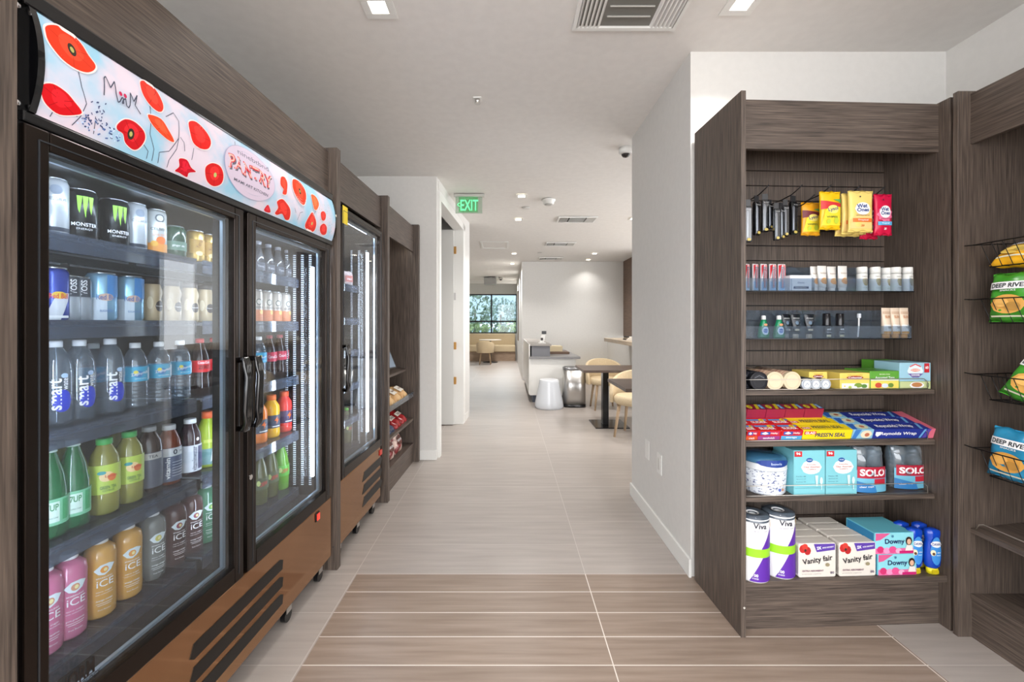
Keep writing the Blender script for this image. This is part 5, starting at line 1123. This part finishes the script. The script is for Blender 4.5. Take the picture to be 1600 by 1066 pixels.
carton('creamer', 'creamer_box', 'box', w, .12, hb, (150, 176, 120), [('rect', 0, hb*.5, w*.98, hb*.9, (196, 206, 150)), ('ell', w*.05, hb*.5, w*.24, hb*.42, W), ('ell', w*.05, hb*.55, w*.18, hb*.3, (190, 130, 80)), ('text', '0', w*.4, hb*.5, w*.08, hb*.6, 0, .02, (60, 120, 60))])
carton('drink_mix', 'drink_mix_box', 'box', w, .12, ht, (160, 204, 222), [('ell', 0, ht*.55, w*.26, ht*.36, (226, 240, 246)), ('line', [(-w*.18, ht*.78), (0, ht*.92), (w*.18, ht*.78)], .005, (220, 90, 90)), ('ell', -.0, ht*.6, w*.16, ht*.08, (236, 120, 70)), ('text', 'SWISS', 0, ht*.6, w*.26, ht*.1, 0, .02, W), ('poly', [(-w*.25, ht*.42), (w*.25, ht*.42), (w*.1, ht*.2), (-w*.1, ht*.2)], (110, 100, 160)), ('text', 'cocoa', 0, ht*.34, w*.26, ht*.1, 0, .02, W), ('rect', w*.36, ht*.72, w*.16, ht*.5, (200, 40, 50)), ('text', '60', w*.36, ht*.74, w*.1, ht*.16, 0, .03, W)])
put('creamer', 'flat pale green box with a cup picture under the light blue box', 'R', (u, SFI+.062, SA)); put('drink_mix', 'light blue drink mix box with a red flag, on top of another box', 'R', (u, SFI+.062, SA+hb))
put('drink_mix', 'light blue drink mix box standing at the rear of the upper shelf', 'R', (u-.09, SFI+.17, SA), scale=(1, .5, 1.5)) if False else None
ug, wg = span(1366, 1405, .2); carton('green_tall', 'tea_box', 'tea box', wg, .07, rz(563, ug, .2)-SA, (96, 168, 52), [('poly', [(-wg*.4, .08), (-wg*.1, .10), (wg*.2, .08)], (220, 236, 190))]); put('green_tall', 'tall bright green box behind the assorted tea box', 'R', (ug, .232, SA))

# --- shelf B (slanted): long cartons lying along it, three ranks deep
def onB(v, lift=0): return SBZ+(v-SF)*math.tan(TL)+lift
CD = .052; CHh = .043
def longbox(kind, name, w, col, front, top, end=None):
    carton(kind, name, 'box', w, CD-.002, CHh, col, front, top)
    if end:
        x0, c = end; MB().box(x0, w/2+.0004, -CD/2+.0006, CD/2-.0006, -.0002, CHh+.0004).build('end_band', mat(c, .4), PRO[kind])
def placeB(kind, label, u, rank, stack=0, grp=None):
    v = SF+.012+CD/2*math.cos(TL)+rank*CD*math.cos(TL)
    c, s_ = math.cos(TL), math.sin(TL); up = stack*CHh
    o = put(kind, label, 'R', (u, v-up*s_*1.0, onB(v)+up*c+.001), 0, grp)
    o.rotation_mode = 'XYZ'; o.rotation_euler = (TL, 0, RB)
def top_text(s, w, c, x=0, hh=.6, bold=.02): return ('text', s, x, 0, w, (CD-.004)*hh, 0, bold, c)
vf = SF+.02
u, w = span(1360, 1468, vf)
NAVY = (36, 52, 140); REY = [('text', 'Reynolds Wrap', -w*.14, CHh*.5, w*.52, CHh*.42, 0, .02, W), ('poly', [(w*.16, 0.001), (w*.19, 0.001), (w*.25, CHh), (w*.22, CHh)], (110, 170, 220)), ('poly', [(w*.21, 0.001), (w*.26, 0.001), (w*.32, CHh), (w*.27, CHh)], (90, 70, 160)), ('poly', [(-w*.47, CHh*.75), (-w*.40, CHh*.75), (-w*.40, CHh*.4), (-w*.435, CHh*.2), (-w*.47, CHh*.4)], (226, 230, 240))]
longbox('foil', 'foil_box', w, NAVY, REY, [('text', 'Reynolds Wrap', -w*.14, 0, w*.52, CD*.55, 0, .02, W), ('poly', [(w*.16, -.024), (w*.20, -.024), (w*.26, .024), (w*.22, .024)], (110, 170, 220))], end=(w*.3, (220, 110, 130)))
for k in range(3): placeB('foil', 'navy blue foil box with pink end, '+['front', 'middle', 'rear'][k]+' rank on the slanted shelf', u-.012*k, k, 0, 'navy foil boxes')
u, w = span(1328, 1360, vf)
GL = [('poly', [(-w*.5, 0.001), (-w*.3, 0.001), (-w*.1, CHh), (-w*.4, CHh)], (60, 120, 190)), ('ell', w*.16, CHh*.5, w*.28, CHh*.42, (230, 216, 186)), ('ell', w*.2, CHh*.45, w*.12, CHh*.2, (190, 110, 80))]
longbox('food_wrap', 'food_wrap_box', w, (140, 190, 214), GL, [('poly', [(-w*.5, -.02), (-w*.3, -.024), (-w*.1, .024), (-w*.45, .024)], (50, 100, 180)), ('ell', w*.1, 0, w*.3, CD*.36, (216, 214, 180)), ('ell', w*.12, 0, w*.12, CD*.16, (170, 96, 70))])
for k in range(3): placeB('food_wrap', 'light blue box with a food picture, '+['front', 'middle', 'rear'][k]+' rank on the slanted shelf', u-.014*k, k, 0, 'food wrap boxes')
u, w = span(1251, 1327, vf); YEL = (240, 210, 30)
longbox('press_seal', 'cling_wrap_box', w, YEL, [('text', "PRESS'N SEAL", w*.06, CHh*.48, w*.62, CHh*.45, 0, .03, (36, 50, 90)), ('rect', -w*.36, CHh*.72, w*.24, CHh*.34, (206, 40, 40)), ('text', 'GLAD', -w*.36, CHh*.72, w*.2, CHh*.26, 0, .03, W)], [('text', "PRESS'N SEAL", w*.06, 0, w*.62, CD*.4, 0, .03, (70, 70, 60)), ('rect', -w*.40, -.008, w*.18, CD*.3, (206, 60, 40)), ('text', 'GLAD', -w*.40, -.008, w*.14, CD*.22, 0, .03, W)])
for k in range(3): placeB('press_seal', 'yellow cling wrap box with red corner logo, '+['front', 'middle', 'rear'][k]+' rank on the slanted shelf', u-.016*k, k, 0, 'yellow cling wrap boxes')
REDC = (200, 24, 30)
def redbox(kind, w, c2, s):
    longbox(kind, 'sandwich_bag_box', w, REDC, [('rect', 0, CHh*.22, w*.96, CHh*.42, c2), ('text', s, 0, CHh*.22, w*.5, CHh*.22, 0, .01, W), ('rect', 0, CHh*.72, w*.8, CHh*.34, (60, 90, 170)), ('poly', [(-w*.36, CHh*.7), (-w*.2, CHh*.9), (-w*.05, CHh*.7), (-w*.2, CHh*.58)], W), ('rect', w*.2, CHh*.72, w*.36, CHh*.3, (206, 40, 50)), ('text', 'Hefty', w*.2, CHh*.72, w*.3, CHh*.22, 0, .02, W)],
            [('text', 'SLIDER', 0, -.006, w*.7, CD*.34, 0, .03, W), ('rect', 0, .012, w*.9, CD*.24, (80, 150, 210)), ('ell', w*.2, .01, w*.12, CD*.2, (232, 226, 60)), ('text', '20', w*.2, .01, w*.12, CD*.2, 0, .02, (180, 30, 30))])
u1, w1 = span(1217, 1250.5, vf); redbox('red_blue', w1, (80, 160, 206), 'storage')
u2, w2 = span(1181, 1216.5, vf); redbox('red_purple', w2, (150, 60, 130), 'sandwich')
u3, w3 = span(1163, 1180.5, vf); redbox('red_orange', w3, (206, 84, 40), 'snack')
for k in range(3):
    q = ['front', 'middle', 'rear'][k]
    placeB('red_blue', 'red bag box with light blue stripe, '+q+' rank on the slanted shelf', u1-.006*k, k, 0, 'red bag boxes')
    placeB('red_purple', 'red bag box with purple stripe, '+q+' rank on the slanted shelf', u2-.004*k, k, 0, 'red bag boxes')
    placeB('red_orange', 'red bag box with orange stripe, '+q+' rank at the left of the slanted shelf', u3+.0015, k, 0, 'red bag boxes')
u, w = span(1164, 1200, .16); longbox('multi', 'trash_bag_box', .085, (150, 30, 60), [], [('ell', -.02, 0, .012, .016, (232, 226, 60)), ('text', '20', -.02, 0, .012, .014, 0, .02, (190, 40, 30)), ('poly', [(.0, -.02), (.012, -.024), (.03, .024), (.012, .024)], (232, 200, 40)), ('rect', .032, 0, .016, .04, (60, 140, 200)), ('text', 'BLUE', .03, 0, .03, .008, 90, .02, W)])
for k in range(5): placeB('multi', 'dark red box at the rear of the slanted shelf, %s' % ['leftmost', 'second from left', 'middle one', 'fourth from left', 'rightmost'][k], .072+.087*k, 2, 1, 'dark red boxes at the rear')

# --- shelf C
SI = SF+.014
u, w = span(1163, 1226, SI+.06); r = w/2; hh = rz(706, u, SI+.06)-SC
t = thing('paper_bowl_pack', 'round white and blue pack of paper bowls at the left of its shelf', 'paper bowl pack', 'R', (u, SI+.06+.012, SC))
WR = noisy('blue_marks', (74, 84, 130), (226, 232, 240), scale=(1, 1, 1.6), nscale=90, rough=.35, lo=.36, hi=.44)
MB().lathe([(r*.86, 0), (r*.93, .008), (r*.985, hh*.62)], 40).build('bowl_stack', WR, t)
P = [(r*.95, hh*.62), (r, hh*.64)]
for k in range(4): P += [(r, hh*(.65+.055*k)), (r*.97, hh*(.68+.055*k))]
MB().lathe(P+[(r*.96, hh*.88), (r*.5, hh*.86)], 40).build('rims', mat((226, 230, 234), .4), t)
MB().lathe([(r*1.01, hh*.80), (r*1.0, hh*.9), (r*.8, hh*.98), (r*.3, hh)], 40, cap=True).build('shrink_wrap', clear((170, 205, 225), .45, .06, (70, 130, 170), 1.5), t)
prints([('ell', 0, hh*.83, r*.9, hh*.09, (30, 60, 140)), ('text', 'bowls', 0, hh*.83, r*.5, hh*.06, 0, .01, (190, 206, 230)), ('ell', .012, hh*.18, .006, .006, (80, 100, 180)), ('ell', .028, hh*.18, .006, .006, (190, 140, 110))], cyl(r*1.015), t, 'label_print')
TEAL = (120, 190, 200)
for i, (a, b, l) in enumerate(((1240.5, 1289.5, 'light teal box of cutlery with a red 96 corner, left of two'), (1291, 1339, 'light teal box of cutlery with a red 96 corner, right of two'))):
    u, w = span(a, b, SI); h = rz(704, u, SI)-SC
    if i == 0: carton('cutlery', 'cutlery_box', 'box', w, .13, h, TEAL, [('rect', 0, h*.5, w*.97, h*.97, (126, 196, 206)), ('ell', w*.06, h*.62, w*.33, h*.155, W), ('ell', 0, h*.78, w*.11, h*.05, (40, 90, 160)), ('text', 'great', 0, h*.78, w*.14, h*.03, 0, .02, W), ('rect', -w*.36, h*.92, w*.24, h*.12, (200, 40, 50)), ('text', '96', -w*.36, h*.93, w*.14, h*.06, 0, .03, W),
            ('text', 'Everyday', w*.06, h*.68, w*.3, h*.035, 0, .01, (190, 90, 80)), ('text', 'Clear Assorted', w*.06, h*.63, w*.5, h*.04, 0, .01, (190, 90, 80)), ('text', 'Cutlery', w*.06, h*.575, w*.28, h*.04, 0, .01, (190, 90, 80)), ('text', 'Forks 48', -w*.28, h*.42, w*.3, h*.022, 0, 0, (70, 110, 130)), ('text', 'Spoons 24', -w*.28, h*.36, w*.3, h*.022, 0, 0, (70, 110, 130)), ('text', 'Knives 24', -w*.28, h*.30, w*.3, h*.022, 0, 0, (70, 110, 130)),
            ('poly', [(w*.2, h*.2), (w*.24, h*.2), (w*.26, h*.44), (w*.16, h*.44)], (206, 232, 236)), ('ell', w*.36, h*.32, w*.05, h*.08, (206, 232, 236)), ('rect', w*.36, h*.2, w*.03, h*.16, (206, 232, 236)), ('rect', 0, h*.16, w*.97, .0012, (90, 160, 176))])
    put('cutlery', l, 'R', (u, SI+.066, SC), 0, 'teal cutlery boxes')
def solo(px0, px1, yt, v, label):
    u, w = span(px0, px1, v); h = rz(yt, u, v)-SC
    t = thing('cup_pack', label, 'cup pack', 'R', (u, v+.045, SC), 0, 'clear plastic cup packs')
    r = w/4
    CUP = clear((228, 234, 238), .28, .05, (206, 216, 222), 2.2)
    for sgn in (-1, 1):
        P = []; n = 9
        for k in range(n): z = h*.9*k/n; P += [(r*.92, z), (r*.96, z+.003), (r*.90, z+h*.9/n*.6)]
        P += [(r*.86, h*.88), (r*.74, h*.97)]
        MB().lathe(P, 24, sgn*r, 0).build('cup_stack', CUP, t)
    MB().pillow(w*1.05, h*1.02, r*2.3, 14, 18, seed=int(px0)).build('wrapper', clear((225, 232, 238), .06, .08, (200, 214, 226), 3.0), t)
    prints([('rect', 0, h*.24, w*.98, h*.46, (110, 180, 206)), ('rect', .0, h*.42, w*.9, h*.24, (176, 30, 56)), ('text', 'SOLO', 0, h*.42, w*.78, h*.15, 0, .04, W), ('rect', w*.22, h*.23, w*.4, h*.12, (190, 40, 60)), ('poly', [(-w*.49, h*.0), (w*.1, h*.0), (w*.05, h*.14), (-w*.49, h*.24)], (50, 120, 180)), ('text', 'clear cups', -w*.2, h*.12, w*.4, h*.05, 6, .01, W)], lambda x, z, e: (x, -r*1.1*math.sqrt(max(0, 1-(x/(w*.62))**2))-e-.006, z+.004), t, 'label_print')
solo(1341, 1390, 698, SI, 'clear plastic cup pack with red and blue label, front left one')
solo(1401, 1454, 697, SI+.035, 'clear plastic cup pack with red and blue label, right one')

# --- deck
VD = DKF+.016
def towel(px0, px1, yt, v, label, first):
    u, w = span(px0, px1, v+.05); r = w/2; h = rz(yt+6, u, v+.05)-SD
    if first:
        o = proto('paper_towel', 'paper_towel_roll', 'paper towel roll')
        MB().lathe([(r*.97, 0), (r, .006), (r, h-.008), (r*.95, h-.001), (r*.3, h), (r*.28, h-.02)], 40).build('roll', mat((236, 236, 236), .55), o)
        MB().lathe([(r*1.006, h-.02), (r*.99, h+.002), (r*.6, h+.004), (r*.2, h-.004)], 40, cap=False).build('film_top', clear((170, 180, 190), .5, .08, (90, 100, 112), 2.0), o)
        q = r*1.35
        prints([('poly', [(-.002, h*.52), (q, h*.52), (q, h*.80), (q*.5, h*.80)], (92, 40, 160)), ('rect', 0, h*.46, q*2.1, h*.13, (150, 210, 40)), ('poly', [(-q*.55, h*.02), (q, h*.02), (q, h*.395), (q*.05, h*.395)], (92, 40, 160)), ('text', 'Viva', -.006, h*.88, r*.85, h*.085, -2, .02, (30, 30, 50)), ('text', 'signature cloth', -.004, h*.80, r*.95, h*.025, 0, 0, (120, 110, 140)),
                ('ell', q*.72, h*.88, .010, .016, (240, 180, 40)), ('rect', -.008, h*.66, .022, .03, (206, 204, 216)), ('text', '100', -q*.3, h*.12, .02, .012, 0, .02, W), ('text', 'sheets', -q*.3, h*.075, .022, .007, 0, .01, W)], cyl(r*1.008), o, 'label_print', base=.0006)
    put('paper_towel', label, 'R', (max(u, PT+r+.003), v+.05, SD), 0, 'paper towel rolls')
towel(1193, 1237, 790, VD, 'paper towel roll with purple and green label, right of two', True)
towel(1152, 1195, 792, VD-.02, 'paper towel roll with purple and green label, left of two', False)
for i, (a, b, l) in enumerate(((1247.5, 1306.5, 'left'), (1307.5, 1372, 'right'))):
    u, w = span(a, b, VD); h = rz(849, u, VD)-SD
    if i == 0:
        o = proto('napkins', 'napkin_pack', 'napkin pack'); mb = MB(); rr = .008
        P = [(x, z) for x, z in rounded(-w/2+.001, w/2-.001, 0, h, rr, 4)]
        mb.prism(P, 0, .055, 'y'); mb.build('napkin_stack', noisy('napkin_edges', (214, 206, 196), (228, 222, 212), scale=(1, 60, 1), nscale=6, rough=.6), o, bevel=.003)
        prints([('ell', -w*.38, h*.84, w*.10, h*.12, (190, 40, 40)), ('ell', -w*.26, h*.78, w*.09, h*.12, (176, 34, 36)), ('ell', -w*.33, h*.9, w*.08, h*.09, (206, 60, 50)), ('ell', -w*.32, h*.80, w*.03, h*.04, (60, 40, 30)), ('poly', [(-w*.10, h*.98), (w*.46, h*.98), (w*.46, h*.80), (-w*.02, h*.74)], (90, 60, 160)), ('text', '2X', w*.04, h*.86, w*.12, h*.09, 6, .04, W), ('text', 'MORE ABSORBENT', w*.28, h*.88, w*.3, h*.04, 6, .02, W),
                ('text', 'Vanity fair', 0, h*.50, w*.80, h*.21, 8, .018, (36, 34, 40)), ('text', 'EXTRA ABSORBENT', -w*.12, h*.20, w*.56, h*.05, 0, .02, (110, 60, 90)), ('text', 'premium napkins', -w*.16, h*.11, w*.5, h*.03, 0, 0, (120, 110, 120)), ('ell', w*.26, h*.37, w*.06, h*.05, (150, 140, 110)), ('text', '80', w*.38, h*.14, w*.1, h*.07, 0, .02, (110, 100, 120))], flat(0), o)
        MB().box(-w/2*1.002, w/2*1.002, .002, .053, h*.1, h*.9).build('film', clear((235, 235, 235), .12, .1, (226, 222, 220), 1.5), o)
    for k in range(4): put('napkins', 'white napkin pack with red poppies, %s row, %s' % (l, ['front', 'second', 'third', 'rearmost'][k]), 'R', (u-.002*k, VD+.057*k, SD), 0, 'napkin packs')
for i, (a, b, yt, zb, l) in enumerate(((1372, 1433, 866, 0, 'lower'), (1366, 1430, 824, 1, 'upper'))):
    u, w = span(a, b, VD)
    if i == 0:
        h = rz(866, u, VD)-SD; HD = h
        carton('dryer', 'dryer_sheet_box', 'box', w, .14, h, (110, 196, 214), [('rect', 0, h*.62, w*.97, h*.72, (140, 212, 222)), ('poly', [(-w*.48, h*.97), (-w*.1, h*.97), (-w*.36, h*.66), (-w*.48, h*.62)], (214, 90, 140)), ('rect', 0, h*.13, w*.97, h*.26, (226, 110, 160)), ('ell', -w*.36, h*.2, w*.09, h*.16, (206, 50, 110)), ('ell', -w*.2, h*.16, w*.09, h*.14, (236, 150, 190)), ('ell', -w*.05, h*.2, w*.10, h*.16, (224, 80, 140)), ('ell', w*.1, h*.14, w*.08, h*.12, (240, 170, 200)),
               ('rect', w*.3, h*.08, w*.36, h*.12, (200, 30, 110)), ('text', 'Downy', -.0, h*.56, w*.50, h*.30, 0, .02, (26, 40, 90)), ('ell', w*.36, h*.60, w*.085, h*.20, (46, 30, 26)), ('ell', w*.36, h*.57, w*.055, h*.13, (226, 180, 150)), ('poly', [(w*.26, h*.15), (w*.46, h*.15), (w*.44, h*.40), (w*.30, h*.42)], (240, 226, 220)), ('ell', -w*.06, h*.84, w*.03, h*.06, (70, 130, 160))],
               [], [('rect', 0, h*.5, .13, h*.9, (40, 130, 180))])
    put('dryer', 'light blue and pink dryer sheet box, %s of the front stack' % l, 'R', (u, VD+.072, SD+(HD+.001)*zb), 0, 'dryer sheet boxes')
DB = mat((16, 66, 180), .12, 0, 0, .6)
def dawn():
    o = proto('dish_soap', 'dish_soap_bottle', 'dish soap bottle')
    MB().loft([(.020, .014, .022), (.030, .019, .035), (.033, .021, .07), (.030, .020, .11), (.026, .018, .14), (.030, .019, .165), (.028, .018, .18), (.012, .010, .186)], 28).build('body', DB, o)
    MB().loft([(.021, .016, 0), (.021, .016, .024)], 24).build('cap', mat((236, 220, 40), .35), o)
    MB().box(-.013, .013, -.0168, -.016, .004, .02).build('cap_mark', mat((190, 170, 20), .4), o)
    prints([('ell', 0, .10, .021, .058, (60, 140, 214)), ('ell', 0, .128, .020, .013, W), ('text', 'DAWN', 0, .128, .032, .011, 0, .03, (30, 50, 130)), ('ell', -.012, .092, .009, .012, (236, 226, 190)), ('ell', -.011, .088, .005, .006, (90, 60, 40)), ('text', 'ultra', .008, .095, .014, .006, 0, .02, W), ('rect', .006, .083, .016, .003, (200, 220, 240))], oval(.034, .0212), o, 'label_print', base=.0012)
dawn()
DU = UW-PT-.037
for du, v, l in ((-.0705, VD+.02, 'dark blue dish soap with yellow cap below, left front one'), (0, VD+.012, 'dark blue dish soap with yellow cap below, right front one'), (-.0705, VD+.075, 'dark blue dish soap behind the left front one'), (0, VD+.065, 'dark blue dish soap behind the right front one')):
    put('dish_soap', l, 'R', (DU+du, v, SD), -.12, 'dish soap bottles')

# --- chip bags in the baskets of the corner unit (front faces -x)
def chips(kind, col, c2, big='DEEP RIVER', w=.15, h=.185, seed=1):
    pouch(kind, 'chip_bag', 'chip bag', w, h, .07, noisy('chip_foil', col, tuple(min(255, int(v*1.15)+8) for v in col), nscale=9, rough=.25), [('rect', 0, h*.72, w*.8, h*.15, W), ('text', big, 0, h*.72, w*.72, h*.09, 0, .03, (36, 44, 50)), ('text', 'SNACKS', 0, h*.615, w*.3, h*.035, 0, .01, (230, 236, 230)),
         ('ell', 0, h*.34, w*.34, h*.19, c2), ('ell', -w*.1, h*.37, w*.15, h*.09, tuple(min(255, v+22) for v in c2)), ('ell', w*.12, h*.30, w*.14, h*.08, tuple(int(v*.85) for v in c2)), ('rect', 0, h*.1, w*.7, h*.03, (230, 230, 200))], seed=seed)
chips('chip_green', (60, 140, 40), (226, 170, 84), seed=2); chips('chip_blue', (40, 130, 170), (220, 160, 70), seed=5); chips('chip_gold', (216, 160, 30), (232, 196, 90), 'PLANTAIN', .14, .12, 7); chips('chip_navy', (40, 70, 170), (200, 150, 60), 'PLANTAIN', .14, .13, 8)
R90 = -PI/2+.12
BX = 1.872
for k, y, z, tl, lb in (('chip_gold', 1.565, BZ[0][0]+.006, (-1.0, 0), 'gold chip bag lying in the topmost basket, nearer the panel'), ('chip_navy', 1.41, BZ[0][0]+.006, (-.9, 0), 'dark blue chip bag in the topmost basket, beside the gold one'),
                        ('chip_green', 1.562, BZ[1][0]+.004, (-.12, 0), 'green chip bag standing in the second basket, nearer the panel'), ('chip_green', 1.405, BZ[1][0]+.004, (-.12, 0), 'green chip bag standing in the second basket, at the picture edge'),
                        ('chip_green', 1.535, BZ[2][0]+.01, (-.3, .35), 'green chip bag leaning over in the third basket'), ('chip_blue', 1.568, BZ[3][0]+.006, (-.12, .05), 'blue chip bag in the lowest basket, nearer the panel'), ('chip_blue', 1.41, BZ[3][0]+.006, (-.12, -.05), 'blue chip bag in the lowest basket, at the picture edge')):
    o = put(k, lb, 'W', (BX, y, z), R90); o.rotation_euler = (tl[0], tl[1], R90)
t = thing('price_card', 'white card lying on the slanted shelf at the right edge', 'card', 'W', (1.93, 1.44, .447))
MB().box(-.06, .05, -.08, .06, 0, .004).build('card', mat((206, 196, 176), .5), t); t.rotation_euler = (0, -.1, .1)
for n_ in list(PRO):
    if n_ not in USED:
        def kill(o):
            for c in list(o.children): kill(c)
            bpy.data.objects.remove(o)
        kill(PRO[n_])
